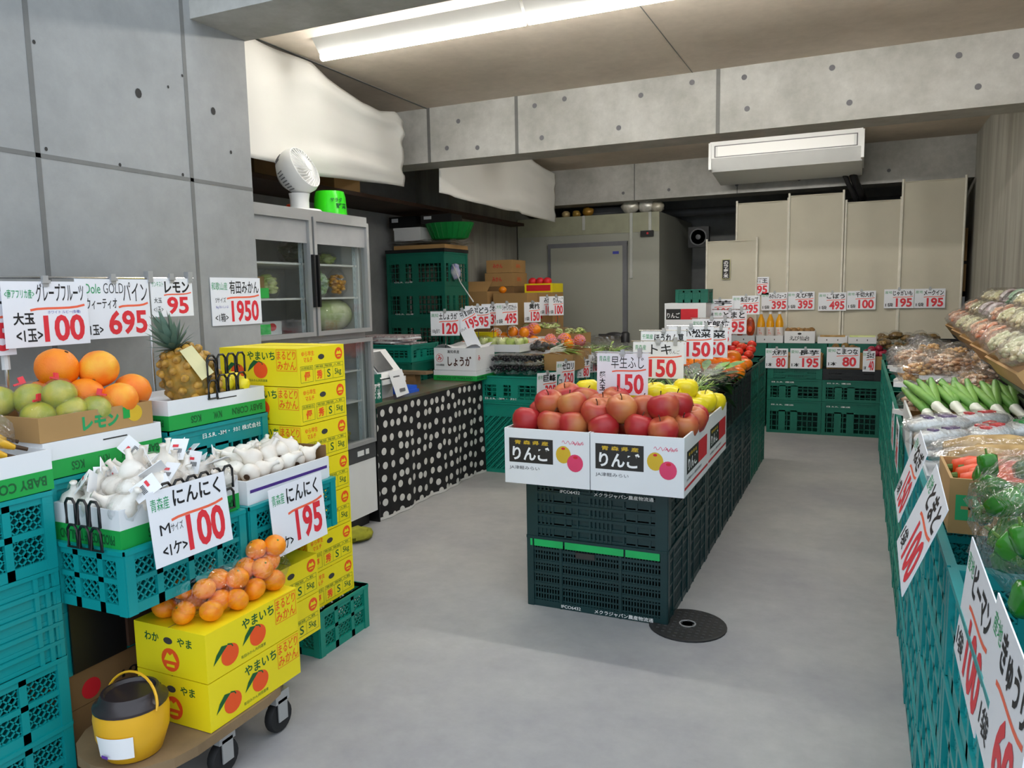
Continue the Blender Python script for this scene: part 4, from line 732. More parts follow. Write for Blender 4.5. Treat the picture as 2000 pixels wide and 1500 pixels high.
o = ob('receipt_bag', M().add([(.0, -.06, .13), (.0, .09, .135), (.03, .12, -.02), (.03, -.02, -.03)], [(0, 1, 2, 3)]), WHITE, None, (-2.617, 3.98, .76)); tag(o, 'white printed slip hanging from the scale over the dotted cloth', 'slip'); ob('lettering', M().add([(.0, 0, 0)], []).add([(.0072+.0012*0, -.02, .1), (.0072, .05, .1), (.009, .05, .092), (.009, -.02, .092)], [(0, 1, 2, 3)]).add([(.026, .02, .02), (.026, .08, .02), (.03, .08, .0), (.03, .02, .0)], [(0, 1, 2, 3)]), GREYI, o, (.002, 0, 0))
s = o.modifiers.new('t', 'SOLIDIFY'); s.thickness = .002
o = ob('cash_tray', M().box(-.07, .07, -.09, .09, 0, .02).box(-.06, .06, -.08, .08, .02, .045), P('blue_plastic', '2b62d8', .4), None, (-2.74, 4.27, .716)); tag(o, 'blue plastic tray on the counter in front of the scale', 'tray')
o = thing('green_carton', 'green carton with white print between the fridge and the scale', 'box', (-2.68, 3.79, .716)); ob('body', M().box(-.1, .06, -.03, .06, 0, .17), TEAL_D, o); face('lettering', M().text('野菜', -.025, .02, .07, .1, .02), WINK, o, 'R', (.0606, 0, 0))
o = ob('paper_roll', M().tube([(0, 0, 0), (.0, .3, .12)], .022, 10), WPL, None, (-3.0, 3.98, 1.05), smooth=True); tag(o, 'white paper roll poking out above the scale by the fridge', 'paper roll')
o = ob('plastic_bag', M().ell((0, 0, .12), .14, .13, .15, f=lambda d: 1+.25*noise.noise(d*3)), WPL, None, (-3.0, 4.02, .99-.275), smooth=True); tag(o, 'white carrier bag standing behind the scale', 'bag')
for k in range(4): crate('grid', .6, .4, .215, TEAL_D, (-3.3, 5.0, .215*k), 'deep green crate behind the counter under the newspapers, %s from the floor' % NTH[k], 'deep green crates behind the counter')
crate('grid', .6, .4, .13, TEAL_M, (-3.3, 5.0, .862), 'green crate heaped with newspapers behind the counter', 'deep green crates behind the counter')
for k in range(5): o = ob('newspaper', M().box(-.2, .2, -.13, .13, 0, .012), WHITE if k % 2 else P('newsprint', 'c9c5c2', .7, .3, 60, col2='8f6f74'), None, (-3.3+rr(-.05, .05), 5.0, .985+k*.0135), (0, 0, rr(-.35, .35))); tag(o, 'folded newspaper in the green crate behind the counter, %s from the bottom' % NTH[k], 'newspaper', 'newspapers behind the counter')
o = ob('wood_plank', M().box(-.3, .3, -.05, .05, 0, .02), WOOD, None, (-3.1, 4.72, .79)); tag(o, 'light wooden plank below the newspaper crate', 'plank'); o2 = ob('counter_box', M().box(-.25, .2, -.04, .04, 0, .073), CARD_D, None, (-3.1, 4.72, .716)); tag(o2, 'low brown box under the wooden plank on the counter', 'box')
# background column of green crates
for k in range(6): crate('grid', .6, .45, .289, TEAL_D, (-3.68, 6.23, .289*k), 'deep green crate in the tall column by the rear corner, %s from the floor' % NTH[k], 'tall column of green crates', mark=('F', 'OS.R. 山本', -.22, .02, .2, .016))
o = ob('tray_lid', M().box(-.31, .31, -.23, .23, 0, .03), BLACKC, None, (-3.68, 6.23, 1.736)); tag(o, 'black lid on top of the tall green crate column', 'lid')
o = ob('cardboard_sheet', M().box(-.25, .28, -.22, .22, 0, .035), CARD, None, (-3.65, 6.23, 1.767)); tag(o, 'flat brown cardboard above the black lid on the crate column', 'cardboard')
o = ob('foam_sheet', M().grid(lambda u, v: (-.3+.66*u, -.22+.44*v, .02*math.sin(u*14)*math.sin(v*9)+.03-.06*max(0, u-.8)), 16, 10), FILM2, None, (-3.65, 6.2, 1.81), smooth=True); tag(o, 'crumpled bubble wrap over the cardboard on the crate column', 'wrap'); o.modifiers.new('s', 'SOLIDIFY').thickness = .02
o = thing('foam_box', 'white foam box on top of the tall crate column', 'box', (-3.8, 6.2, 1.85)); ob('body', M().box(-.15, .13, -.1, .1, 0, .1), WPL, o); ob('lid', M().box(-.155, .135, -.105, .105, .1, .12), WPL, o)
o = thing('green_basket', 'green plastic basket on top of the crate column beside the foam box', 'basket', (-3.42, 6.2, 1.85)); GB = P('basket_green', '0d8a3c', .4); ob('body', M().lathe([(.15, 0), (.17, .01), (.23, .14), (.235, .145), (.22, .14), (.16, .012)], 32, sy=.7), GB, o, smooth=True); m = M()
for a in range(24): m.tube([(.172*math.cos(a*PI/12), .7*.172*math.sin(a*PI/12), .012), (.232*math.cos(a*PI/12), .7*.232*math.sin(a*PI/12), .14)], .004, 4)
ob('rib', m, P('basket_rib', '0a7a34', .4), o)
for k, (x, y, z, a, b_, c_, mt, lb) in enumerate(((-3.86, 6.2, 1.972, .14, .1, .1, BLACKM, 'black case with white label above the foam box'), (-3.53, 6.25, 1.998, .16, .1, .08, P('dark_case', '2e2c2c', .5), 'dark case resting on the green basket'))):
    o = thing('storage_case', lb, 'case', (x, y, z)); ob('body', M().box(-a, a, -b_, b_, 0, c_), mt, o); face('label', M().rect(-a*.8, -a*.3, c_*.5, c_*.85), WHITE, o, 'F', (0, -b_-.0008, 0))
o = ob('shopping_bag', M().ell((0, 0, 0), .05, .03, .07, f=lambda d: 1+.3*noise.noise(d*3)), P('bag_stripe', '2a3cae', .5, 0, 8, col2='e8e6ea'), None, (-3.345, 6.15, 1.56), smooth=True); tag(o, 'blue and white bag hanging on the side of the crate column', 'bag')
# cartons by the pier
def carton(lb, x0, x1, y0, y1, z0, z1, mt=CARD, pr=None, flaps=False):
    o = thing('cardboard_box', lb, 'box', ((x0+x1)/2, (y0+y1)/2, z0), 0, 'cartons in the rear corner'); L, W, H = x1-x0, y1-y0, z1-z0
    ob('body', M().box(-L/2, L/2, -W/2, W/2, 0, H-.001) if not flaps else openbox(M(), L, W, H), mt, o)
    if flaps: ob('flap', M().add([(-L/2, -W/2, H), (L/2, -W/2, H), (L/2*.9, -W*.05, H+.1), (-L/2*.9, -W*.05, H+.1)], [(0, 1, 2, 3)]), mt, o)
    if pr:
        for s in 'FR': face('print', M().text(pr, -.07, H*.35, .11, H*.35, .02), PRO if s == 'R' else PRO_R, o, s, (0, -W/2-.001, 0) if s == 'F' else (L/2+.001, 0, 0))
    return o
carton('brown carton topmost in the rear corner stack', -3.55, -3.26, 7.2, 7.55, 1.57, 1.7, CARD, 'みかん'); carton('brown carton just below the topmost in the rear corner', -3.56, -3.25, 7.18, 7.56, 1.43, 1.568, CARD, 'みかん'); carton('tall brown carton supporting the rear corner stack', -3.6, -3.22, 7.15, 7.6, .9, 1.428, CARD_D)
carton('large brown carton at floor level in the rear corner', -3.62, -3.2, 7.15, 7.6, 0, .898, CARD_D)
carton('open brown carton with raised flap beside the tall crate column', -3.66, -3.34, 6.78, 7.1, 1.12, 1.38, CARD, None, True); carton('brown carton under the open flap carton', -3.66, -3.34, 6.78, 7.1, .6, 1.118, CARD_D); carton('lowest brown carton under the open flap carton', -3.66, -3.34, 6.78, 7.1, 0, .598, CARD_D)
carton('brown printed carton below the yellow-red tray in the corner', -3.3, -2.94, 6.83, 7.1, 1.0, 1.36, CARD, 'りんご'); carton('brown carton second from the floor in front of the cold store', -3.3, -2.94, 6.83, 7.1, .5, .998, CARD, 'JA'); carton('brown carton on the floor below the printed apple carton', -3.3, -2.94, 6.83, 7.1, 0, .498, CARD_D)
o = carton('yellow and red fruit tray on the cartons by the cold store', -3.1, -2.8, 7.15, 7.45, 1.36, 1.45, YEL, None); face('red_panel', M().rect(-.13, .13, .015, .075), PRO_R, o, 'F', (0, -.1508, 0)); carton('brown carton column under the yellow and red tray', -3.1, -2.8, 7.15, 7.45, .9, 1.358, CARD, 'JA'); carton('brown carton on the floor under the yellow tray column', -3.1, -2.8, 7.15, 7.45, 0, .898, CARD_D)
for k, x in enumerate((-3.04, -2.96, -2.88)): place(PR, 'pom', ball(PRO_R, 'red_fruit', 'fruit', 'red fruit in the yellow tray', 1, .9, 'calyx', M_CAL), (x, 7.22, 1.47), 0, 'red fruit in the yellow and red tray, %s from the corner' % NTH[k], .045)
place(PR, 'mik', None, (-3.22, 6.88, 1.392), 0, 'single orange lying on the brown carton in the rear corner', .04)
# ================================================================ fruit island in front of the cold store
G3 = 'teal crates of the fruit island'
for k in range(4):
    y = 5.37+.44*k; crate('diag', .55, .42, .54, TEAL_M, (-2.335, y, 0), 'tall teal crate with slanted ribs on the floor, %s along the fruit island' % NTH[k], G3)
    crate('grid', .55, .42, .2, TEAL_M, (-2.335, y, .541), 'shallow teal crate upper in the fruit island, %s from the counter' % NTH[k], G3, mark=('F', '日.S.R. -3M・ ﾀｶﾐ', -.24, .02, .26, .018))
for k in range(3): crate('solid', .5, .45, .443, TEAL_D, (-2.9, 5.68+.462*k, 0), 'deep green crate on the floor behind the fruit island, %s from the counter' % NTH[k], 'deep green crates behind the fruit island'); crate('solid', .5, .45, .443, TEAL_D, (-2.9, 5.68+.462*k, .445), 'deep green upper crate behind the fruit island, %s from the counter' % NTH[k], 'deep green crates behind the fruit island')
crate('solid', .3, .4, .7, BLACKC, (-2.78, 5.37, 0), 'black crate under the ginger box beside the dotted counter', 'dark supports')
t = produce_box('green-banded produce box under the ginger box', .36, .33, .075, (-2.74, 5.15, .717), 0, flip=False)
t = tray('white ginger box with brush lettering at the counter end', .35, .32, .165, CARD_W, (-2.74, 5.15, .794), .12); face('lettering', M().text('しょうが', -.06, .03, .2, .075, .03), P('brown_ink', '4a2a22'), t, 'F', (0, -.1608, 0)); face('origin_lettering', M().text('高知県産', -.06, .125, .1, .025, .01), BLK, t, 'F', (0, -.1608, 0)); face('logo', M().text('み', -.145, .07, .035, .04, .02).stroke([(-.128+.03*math.cos(a/9*PI), .09+.03*math.sin(a/9*PI)) for a in range(19)], .003), PRO_R, t, 'F', (0, -.1608, 0)); face('maker_lettering', M().text('大久保農園', -.16, .03, .07, .015, .01), BLK, t, 'F', (0, -.1608, 0)); face('side_logo', M().text('み', -.12, .07, .035, .04, .02), PRO_R, t, 'R', (.1758, 0, 0))
ob('liner_paper', M().grid(lambda u, v: (-.17+.34*u, -.15+.3*v, .17+.025*math.sin(u*8)*math.cos(v*6)), 10, 8), WHITE, t, smooth=True)
def punnet():
    t = thing('grape_punnet', '', 'punnet', group='black grape punnets'); m = M()
    R = random.Random(3)
    for i in range(6):
        for j in range(4): m.ell((-.05+.02*i, -.033+.022*j, .03+R.uniform(0, .03)), .012, .012, .012, 7, 5)
    ob('grapes', m, GRAPE, t, smooth=True); ob('tray', M().lathe([(.055, 0), (.07, .055), (.074, .058)], 4, sy=.75), PET, t, rot=(0, 0, 0)); ob('lid', M().box(-.07, .07, -.05, .05, .07, .074), PET, t); return t
k = 0
for z in (0, .076):
    for x in (-2.53, -2.39, -2.25):
        for y in (5.26, 5.37): place(PR, 'pun', punnet, (x+(.04 if z and x < -2.5 else 0), y, .745+z), 0, 'clear punnet of black grapes, %s layer, %s row, %s from the ginger box' % ('upper' if z else 'lower', 'front' if y < 5.3 else 'rear', NTH[(-2.53, -2.39, -2.25).index(x)])); k += 1
t = tray('kraft box of pale celery at the aisle corner of the fruit island', .24, .3, .13, CARD, (-2.15, 5.75, .744), .1)
o = leafbunch('celery_bunch', 'celery', 'celery', 26, .26, .014, M_LEAF_L, M_LEEKW, False, .6, 'pale celery bunch with yellow-green leaves in the kraft box'); o.location = (-2.13, 5.74, .88); o.rotation_euler = (0, 0, -1.2)
o = leafbunch('celery_bunch', 'celery', 'celery', 22, .2, .012, M_LEAF_L, M_LEEKW, False, .6, 'smaller pale celery bunch beside the black grape punnets'); o.location = (-2.33, 5.6, .80); o.rotation_euler = (0, 0, .6)
for k, (x, y) in enumerate(((-2.38, 5.8), (-2.3, 5.95), (-2.15, 6.05))): o = lumpbag('vegetable_bag', 'bag', 'dark vegetable bags', .1, .09, .05, (GRAPE, M_DLEAF, P('eggplant', '2a1f38', .3))[k], 16, .035, 60+k); o.location = (x, y, .87 if k < 2 else .78); o['label'] = 'dark vegetable bag on the fruit island, %s from the celery box' % NTH[k]
o = tray('small kraft tray under the dark vegetable bags', .26, .32, .12, CARD, (-2.36, 5.86, .744), .1)
t = tray('white tray box of leafy greens near the cold store door', .56, .36, .09, CARD_W, (-2.1, 6.5, .742), .06)
for k in range(6): o = leafbunch('greens_bag', 'greens', 'bagged greens by the cold store', 16, .24, .014, M_LEAF if k % 2 else M_LEAF_L, None, True, .35, 'bag of leafy greens in the white tray box, %s from the celery side' % NTH[k]); o.location = (-2.32+.088*k, 6.48, .83); o.rotation_euler = (0, 0, rr(-.4, .4))
o = lumpbag('produce_bag', 'bag', 'long packs on the island edge', .1, .14, .03, P('grey_pack', '8c9088', .4, .3, 30), 22, .025, 77); o.location = (-2.02, 6.15, .744); o['label'] = 'flat clear pack lying on the island edge beside the small signs'
t = tray('white tray of film packed green apples behind the grapes', .46, .3, .06, CARD_W, (-2.68, 5.68, .89), .03)
k = 0
for j in range(2):
    for i in range(6): place(PR, 'gap', apple(M_GRN, 'green_apple', 'apple', 'green apples behind the grapes'), (-2.89+.08*i, 5.62+.09*j, .965), 0, 'green apple in the film packed tray, %s row, %s from the wall side' % (('front', 'rear')[j], NTH[i]), .72, rot3(.6)); k += 1
for k in range(3): o = ob('film_pack', M().ell((0, 0, 0), .075, .1, .045, 16, 10, f=lambda d: 1+.1*noise.noise(d*4)), FILM3, None, (-2.83+.15*k, 5.66, .97), smooth=True, ang=4); tag(o, 'clear film over the green apples, %s from the ginger box' % NTH[k], 'film pack', 'film packs of green apples')
t = tray('white mango box with red letter print on the rear tier', .42, .3, .09, CARD_W, (-2.7, 6.03, .89), .06); face('print', M().text('G', -.12, .02, .06, .06, .04), PINK, t, 'F', (0, -.1508, 0)); face('leaf_print', M().flat([(.02, .03), (.06, .03), (.08, .06), (.04, .06)]), PRO_R, t, 'F', (0, -.1508, 0))
t = tray('white peach box with small red mark on the island rear', .3, .3, .15, CARD_W, (-2.44, 5.92, .742), .12); face('print', M().text('山', -.03, .04, .05, .03, .02), PRO_R, t, 'F', (0, -.1508, 0))
def netfruit(nm, net):
    def mk():
        t = thing('netted_mango', '', 'mango', group='netted mangoes'); ob('body', M().ell((0, 0, 0), .04, .055, .04, 16, 10), M_MIK, t, smooth=True, ang=4); m = M()
        for k in range(12):
            for s in (1, -1): m.tube([(.0425*math.sin(PI*v)*math.cos(k*PI/6+s*v*2.2), -.056*math.cos(PI*v), .0425*math.sin(PI*v)*math.sin(k*PI/6+s*v*2.2)) for v in [.06+.07*i for i in range(9)]], .0026, 4)
        ob('foam_net', m, net, t, smooth=True); return t
    return mk
NF = [(-2.86, 5.95, 1.01, 0), (-2.71, 5.98, 1.03, 0), (-2.6, 5.97, 1.02, 1), (-2.55, 6.08, 1.05, 1), (-2.53, 5.83, .93, 0), (-2.41, 5.85, .935, 0), (-2.38, 6.02, .96, 1), (-2.27, 6.06, .965, 1), (-2.62, 6.12, 1.02, 1), (-2.33, 5.93, .925, 1), (-2.2, 5.97, .93, 1), (-2.15, 6.1, .95, 1)]
for k, (x, y, z, c) in enumerate(NF): place(PR, 'nf%d' % c, netfruit('m', PNET if c else NET), (x, y, z), 0, '%s foam-netted mango on the island rear, %s of the netted fruit counted from the wall' % (('white', 'pink')[c], NTH[sorted(NF).index(NF[k])]), 1.15, rot3(1))
t = tray('kraft box of pink netted mangoes on the island rear', .32, .34, .14, CARD, (-2.24, 6.03, .742), .12)
t = tray('kraft grape box beside the pink netted mangoes', .3, .3, .13, CARD, (-2.4, 6.55, .86), .1); o = ob('white_carton', M().box(-.16, .16, -.15, .15, 0, .117), CARD_W, None, (-2.4, 6.55, .742)); tag(o, 'white carton under the kraft grape box on the island', 'box')
for k in range(3): o = lumpbag('grape_pack', 'grapes', 'green grape packs', .05, .1, .04, M_GRN, 26, .017, 130+k, FILM3); o.location = (-2.5+.1*k, 6.55, .965); o['label'] = 'clear pack of green grapes beside the pink mangoes, %s from the wall' % NTH[k]
for k in range(5): place(PR, 'mik', None, (-2.8+.14*k, 6.0+.03*(k % 2), .985-.015*k), 0, 'bare orange fruit among the netted mangoes, %s from the wall' % NTH[k], .045)
t = tray('kraft box of green grapes in front of the cold store', .36, .34, .14, CARD, (-2.7, 6.65, .89), .11)
for k in range(6): o = lumpbag('grape_pack', 'grapes', 'green grape packs', .05, .07, .035, M_GRN, 20, .016, 90+k, FILM3); o.location = (-2.82+.11*(k % 3), 6.57+.14*(k//3), 1.01); o['label'] = 'clear pack of green grapes in the kraft box, %s row, %s from the wall' % (('front', 'rear')[k//3], NTH[k % 3])
o = ob('plain_carton', M().box(-.13, .13, -.11, .11, 0, .838), CARD_D, None, (-2.2, 6.95, 0)); tag(o, 'brown carton under the clear plastic tray by the cold store', 'box')
o = tray('clear plastic tray box at the cold store end of the rear tier', .26, .22, .1, PET, (-2.2, 6.95, .84), 0, name='plastic_tray')
def pole(x, y, z0, z1, lb):
    o = thing('sign_post', lb, 'pole', (x, y, z0), 0, 'thin sign poles'); ob('pole', M().tube([(0, 0, 0), (0, 0, z1-z0)], .0035, 6), CHROME, o); ob('clip', M().box(-.01, .01, -.006, .006, z1-z0-.01, z1-z0+.012), STEEL, o)
for x, y, z0, z1, lb in ((-2.81, 5.81, .842, 1.27, 'thin pole behind the 395 sign before the cartons'), (-2.68, 5.81, .842, 1.275, 'thin pole behind the 495 sign before the cartons'), (-2.74, 6.515, .845, 1.27, 'thin pole behind the 150 sign above the mangoes'), (-2.66, 6.915, 0, 1.31, 'thin pole behind the pair of 100 signs by the cold store'), (-2.8, 5.51, .72, 1.26, 'thin pole behind the half hidden 195 sign')): pole(x, y, z0, z1, lb)
def isign(lb, px, y, z, items, rz=.25, **k): return sign(lb, (px, y, z), rz, items, **k)
isign('price sign marked 120 for ginger above the ginger box', -2.83, 5.02, 1.14, std('土しょうが', '120', '高知', '100g当り'), .2, wd=.225); isign('tilted price sign marked 195 hanging on a string beside the ginger sign', -2.68, 5.09, 1.16, std('干椎茸 3000円', '195', '', '1パック'), .25, roll=-.42, wd=.17, ht=.17); isign('price sign marked 195 half hidden behind the tilted sign', -2.8, 5.5, 1.17, std('ぶどう', '195', ''), .6, wd=.2)
o = ob('white_card', M().box(-.05, .05, -.001, .001, -.08, .08), PAPER, None, (-2.64, 5.07, 1.02), (0, -.45, .25)); tag(o, 'blank white card hanging below the tilted price sign', 'card')
isign('price sign marked 395 standing before the brown cartons', -2.81, 5.8, 1.18, std('ピオーネ', '395', '長野'), .85, wd=.2); isign('price sign marked 495 beside the 395 sign before the cartons', -2.68, 5.8, 1.185, std('シャインマスカット', '495', '大粒'), .85, wd=.2); isign('narrow price sign marked 150 above the mangoes', -2.745, 6.5, 1.18, std('黄桃', '150', ''), .9, wd=.17)
isign('price sign marked 100 on the cold store door side of the pair', -2.665, 6.9, 1.23, std('りんご', '100', ''), .85, wd=.16); isign('price sign marked 100 on the carton side of the pair', -2.755, 6.89, 1.23, std('みかん', '100', ''), .85, wd=.16)
for k, (y, z, p, s, lb) in enumerate(((5.02, .69, '395', '巨峰', 'price sign marked 395 clipped on the teal crate below the black grapes'), (5.4, .74, '250', 'セロリ', 'price sign marked 250 clipped below the celery box'), (5.82, .74, '80', 'なす', 'small price sign marked 80 clipped behind the celery sign'), (6.1, .755, '100', 'レタス', 'small price sign marked 100 clipped beside the apple price stand'))): sign(lb, (-2.035, y+.05, z), 1.25, std(s, p, '' if k > 1 else '産地', '1コ'), wd=.22 if k < 2 else .17, ht=.19 if k < 2 else .15, roll=.05)
o = thing('sign_post', 'thin pole holding the ginger price signs', 'pole', (-2.84, 5.04, .9)); ob('pole', M().tube([(0, 0, 0), (0, 0, .33)], .004, 6), CHROME, o); ob('cross_rail', M().tube([(-.1, -.01, .33), (.12, .02, .335)], .003, 6), CHROME, o)
o = ob('white_string', M().tube([(-3.34, 6.1, 1.62), (-3.0, 5.6, 1.45), (-2.63, 5.1, 1.3)], .005, 6), WHITE, None, smooth=True); tag(o, 'white string running from the crate column to the tilted sign', 'string')

o = lumpbag('red_bag', 'bag', 'loose bags behind the ginger box', .06, .05, .05, P('red_bag', 'd6401e', .4), 20, .02, 170, FILM3); o.location = (-2.97, 5.52, .89); o['label'] = 'red-orange bag standing behind the white ginger box'
o = ob('yellow_carton', M().box(-.1, .1, -.06, .06, 0, .14), YEL, None, (-2.93, 5.88, .89)); tag(o, 'yellow carton behind the green apples on the rear tier', 'box')
# ================================================================ middle island of dark crates
ORD = NTH
for k in range(8):
    y = 3.16+.422*k; mt = IFCO if k < 6 else TEAL_D
    crate('ifco', .61, .412, .313, mt, (-.98, y, 0), 'dark green perforated floor crate, %s stack of the middle island from the doorway' % ORD[k], 'floor crates of the middle island', strip=(k == 0), mark=('F', 'IFCO6432          メクラジャパン農産物流通', -.15, .008, .4, .018) if k == 0 else None)
    for j in range(5): crate('fold', .61, .412, .05, mt, (-.98, y, .313+.05*j), 'folded dark green crate, %s layer up, %s middle island stack from the doorway' % (ORD[j], ORD[k]), 'folded crates of the middle island', name='folding_crate', mark=('F', 'IFCO6432          メクラジャパン農産物流通', -.15, .0, .4, .017) if (k == 0 and j == 4) else None)
    if k > 1: crate('ifco' if k < 6 else 'open', .6, .41, .18+.012*k, BLACKC if k < 6 else TEAL_D, (-.98, y, .564), ('black crate full of bagged greens' if k < 4 else 'black crate full of persimmons' if k < 6 else 'deep green crate full of tomatoes')+', %s stack of the middle island' % ORD[k], 'produce crates on the middle island')
for k, (x, y, lb) in enumerate(((-1.152, 3.1, 'white apple box at the counter side of the island front'), (-.776, 3.1, 'white apple box at the crate aisle corner of the island front'), (-1.15, 3.61, 'white apple box behind on the counter side holding yellow apples'), (-.778, 3.61, 'white apple box behind on the aisle side holding yellow apples'))): place(PR, 'ringo', ringo, (x, y, .566), 0, lb)
RA = [(-1.27, 2.935, .82), (-1.155, 2.93, .815), (-1.065, 2.935, .81), (-.93, 2.93, .812), (-.69, 2.935, .812), (-1.25, 3.05, .845), (-1.19, 2.985, .893), (-1.082, 2.98, .888), (-.975, 2.965, .862), (-.868, 2.965, .885), (-.79, 2.945, .818), (-.705, 3.0, .893), (-.675, 3.1, .905), (-.64, 3.06, .826), (-.625, 3.17, .835), (-1.17, 3.15, .915), (-1.075, 3.12, .905), (-.985, 3.07, .885), (-.955, 3.17, .905), (-.80, 3.06, .89), (-.765, 3.05, .835), (-1.29, 3.17, .82), (-1.19, 3.2, .84), (-1.06, 3.22, .85), (-.89, 3.22, .85), (-.75, 3.22, .85), (-.64, 3.28, .83), (-.88, 3.05, .83), (-1.02, 3.03, .82)]
for k, (x, y, z) in enumerate(RA):
    row = 'front edge' if y < 2.95 else 'second row' if y < 3.02 else 'middle' if y < 3.12 else 'rear'
    place(PR, 'ra', apple(M_APPLE, 'red_apple', 'apple', 'red apples on the island front'), (x, y, z-(.022 if y > 3.0 else .006)), 0, 'red apple in the %s of the heap, %s from the counter side' % (row, ORD[sum(1 for q in RA if q[0] < x and (('front edge' if q[1] < 2.95 else 'second row' if q[1] < 3.02 else 'middle' if q[1] < 3.12 else 'rear') == row))]), rr(1.16, 1.28), rot3(.7))
YA = [(-1.17, 3.43, .93), (-1.08, 3.46, .91), (-.95, 3.45, .905), (-.85, 3.44, .925), (-.77, 3.44, .915), (-.715, 3.47, .945), (-.67, 3.45, .86), (-.635, 3.5, .885), (-1.25, 3.45, .85), (-1.12, 3.38, .86), (-1.0, 3.39, .85), (-.88, 3.38, .84), (-.76, 3.38, .85), (-.66, 3.62, .87), (-.76, 3.6, .89), (-.9, 3.6, .88), (-1.05, 3.6, .88), (-1.2, 3.6, .88), (-.635, 3.74, .85)]
for k, (x, y, z) in enumerate(YA):
    f = 'front' if y < 3.41 else 'crest' if y < 3.55 else 'rear'
    place(PR, 'ya', apple(M_YAP, 'yellow_apple', 'apple', 'yellow apples behind the red apples'), (x, y, z-.04), 0, 'yellow apple on the %s of the yellow heap, %s from the counter side' % (f, ORD[sum(1 for q in YA if q[0] < x and ('front' if q[1] < 3.41 else 'crest' if q[1] < 3.55 else 'rear') == f)]), rr(1.06, 1.16), rot3(.6))
for k in range(8):
    x, y = -1.2+.155*(k % 4), 4.02+.36*(k//4)
    o = leafbunch('spinach_bag', 'greens', 'bagged greens on the middle island', 30, .3, .026, M_LEAF if k % 3 else M_DLEAF, M_LEAF_L, True, .45, 'film bag of leafy greens, %s row behind the apples, %s from the counter side' % (ORD[k//4], ORD[k % 4])); o.location = (x, y+.02, .825+.02*(k % 2)); o.rotation_euler = (.1, 0, rr(-.4, .4)); o.scale = (1.1, .95, 1.15)
PE = [(-1.2, 4.95, .84), (-1.11, 4.97, .85), (-1.02, 4.95, .85), (-.93, 4.95, .86), (-.84, 4.93, .85), (-.76, 4.92, .83), (-.71, 5.0, .82), (-.79, 5.03, .85), (-.88, 5.06, .87), (-.98, 5.08, .87), (-1.08, 5.08, .86), (-.72, 5.15, .85), (-.81, 5.17, .87), (-.91, 5.2, .9), (-1.02, 5.2, .88), (-.70, 5.28, .85), (-.8, 5.3, .88), (-.9, 5.33, .88), (-.85, 5.22, .925), (-.77, 5.24, .905), (-1.15, 5.2, .87)]
for k, (x, y, z) in enumerate(PE): place(PR, 'per', ball(M_PER, 'persimmon', 'persimmon', 'orange persimmons on the middle island', .046, .75), (x, y, z+.0), 0, 'orange persimmon, %s from the bagged greens, %s from the aisle edge' % (ORD[sum(1 for q in PE if q[1] < y)], ORD[sum(1 for q in PE if q[0] > x)]), rr(1.2, 1.35), rot3(.8))
k = 0; TO = [(-1.2+.066*i+rr(-.012, .012), 5.52+.085*j+rr(-.01, .01), .835+.03*(1 if (i+j) % 2 else 0)+.012*j) for j in range(7) for i in range(8) if i > 2 or j < 3]
for k, (x, y, z) in enumerate(TO): place(PR, 'tom', ball(M_TOM, 'red_tomato', 'tomato', 'red tomatoes on the middle island', .034, .85, n=12, m=8), (x, y, z), 0, 'red tomato, row %s beyond the persimmons, %s from the aisle edge of its row' % (ORD[min(6, int((y-5.47)/.085))], ORD[min(8, int((-.7-x)/.066))]), rr(.95, 1.15), rot3(.8))
CS = [('price sign for early Fuji apples marked 150 above the red apples', -.962, 3.3, .985, .235, .185, [('k', '早生ふじ', .28, .64, .64, .3, .0), ('g', '青森産', .04, .8, .22, .14), ('k', '超', .05, .4, .12, .16), ('k', '大', .05, .25, .12, .14), ('k', '玉', .05, .09, .12, .14), ('k', '<1玉>', .2, .05, .16, .1, 0), ('r', '150', .4, .03, .52, .48, .03)]), ('price sign for yellow apples marked 150 above the yellow apples', -.91, 3.75, 1.01, .255, .18, [('k', 'トキ', .36, .66, .4, .28, .01), ('k', 'りんご', .72, .68, .2, .1, 0), ('g', '青森産', .04, .78, .22, .14), ('r', '150', .32, .03, .54, .5, .03)]), ('price sign for spinach partly hidden by the apple signs', -.99, 4.2, 1.04, .255, .18, std('ほうれん草', '150', '千葉産', '1袋')), ('price sign for komatsuna greens marked 150', -.88, 4.4, 1.055, .255, .182, std('小松菜', '150', '', '1袋')), ('price sign ending in zero behind the komatsuna sign', -.86, 4.8, 1.03, .25, .18, std('水菜', '150', '埼玉')), ('price sign for persimmons ending in 5 above the orange persimmons', -.885, 5.1, 1.08, .255, .17, std('次郎柿', '195', '愛知産', '1コ')), ('price sign for tomatoes ending in 95 above the red tomatoes', -.86, 5.7, 1.12, .235, .172, std('とまと', '195', '熊本', '1袋'))]
for k, (lb, x, y, z, wd, ht, it) in enumerate(CS):
    sign(lb, (x, y, z), 0, it, wd, ht, tilt=-.05)
    o = thing('sign_stand', 'wire stand carrying the %s of the middle island price signs from the doorway' % ORD[k], 'stand', (x, y+.012, 0), 0, 'wire sign stands on the middle island'); zt = z+ht/2+.005
    ob('post', M().tube([(-.08, 0, .8), (-.08, 0, zt)], .003, 6), CHROME, o); ob('cross_rail', M().tube([(-wd/2-.01, -.004, zt), (wd/2+.01, -.004, zt)], .003, 6), CHROME, o); ob('clip', M().box(wd*.3, wd*.3+.018, -.016, -.002, zt-.02, zt+.02), STEEL, o)
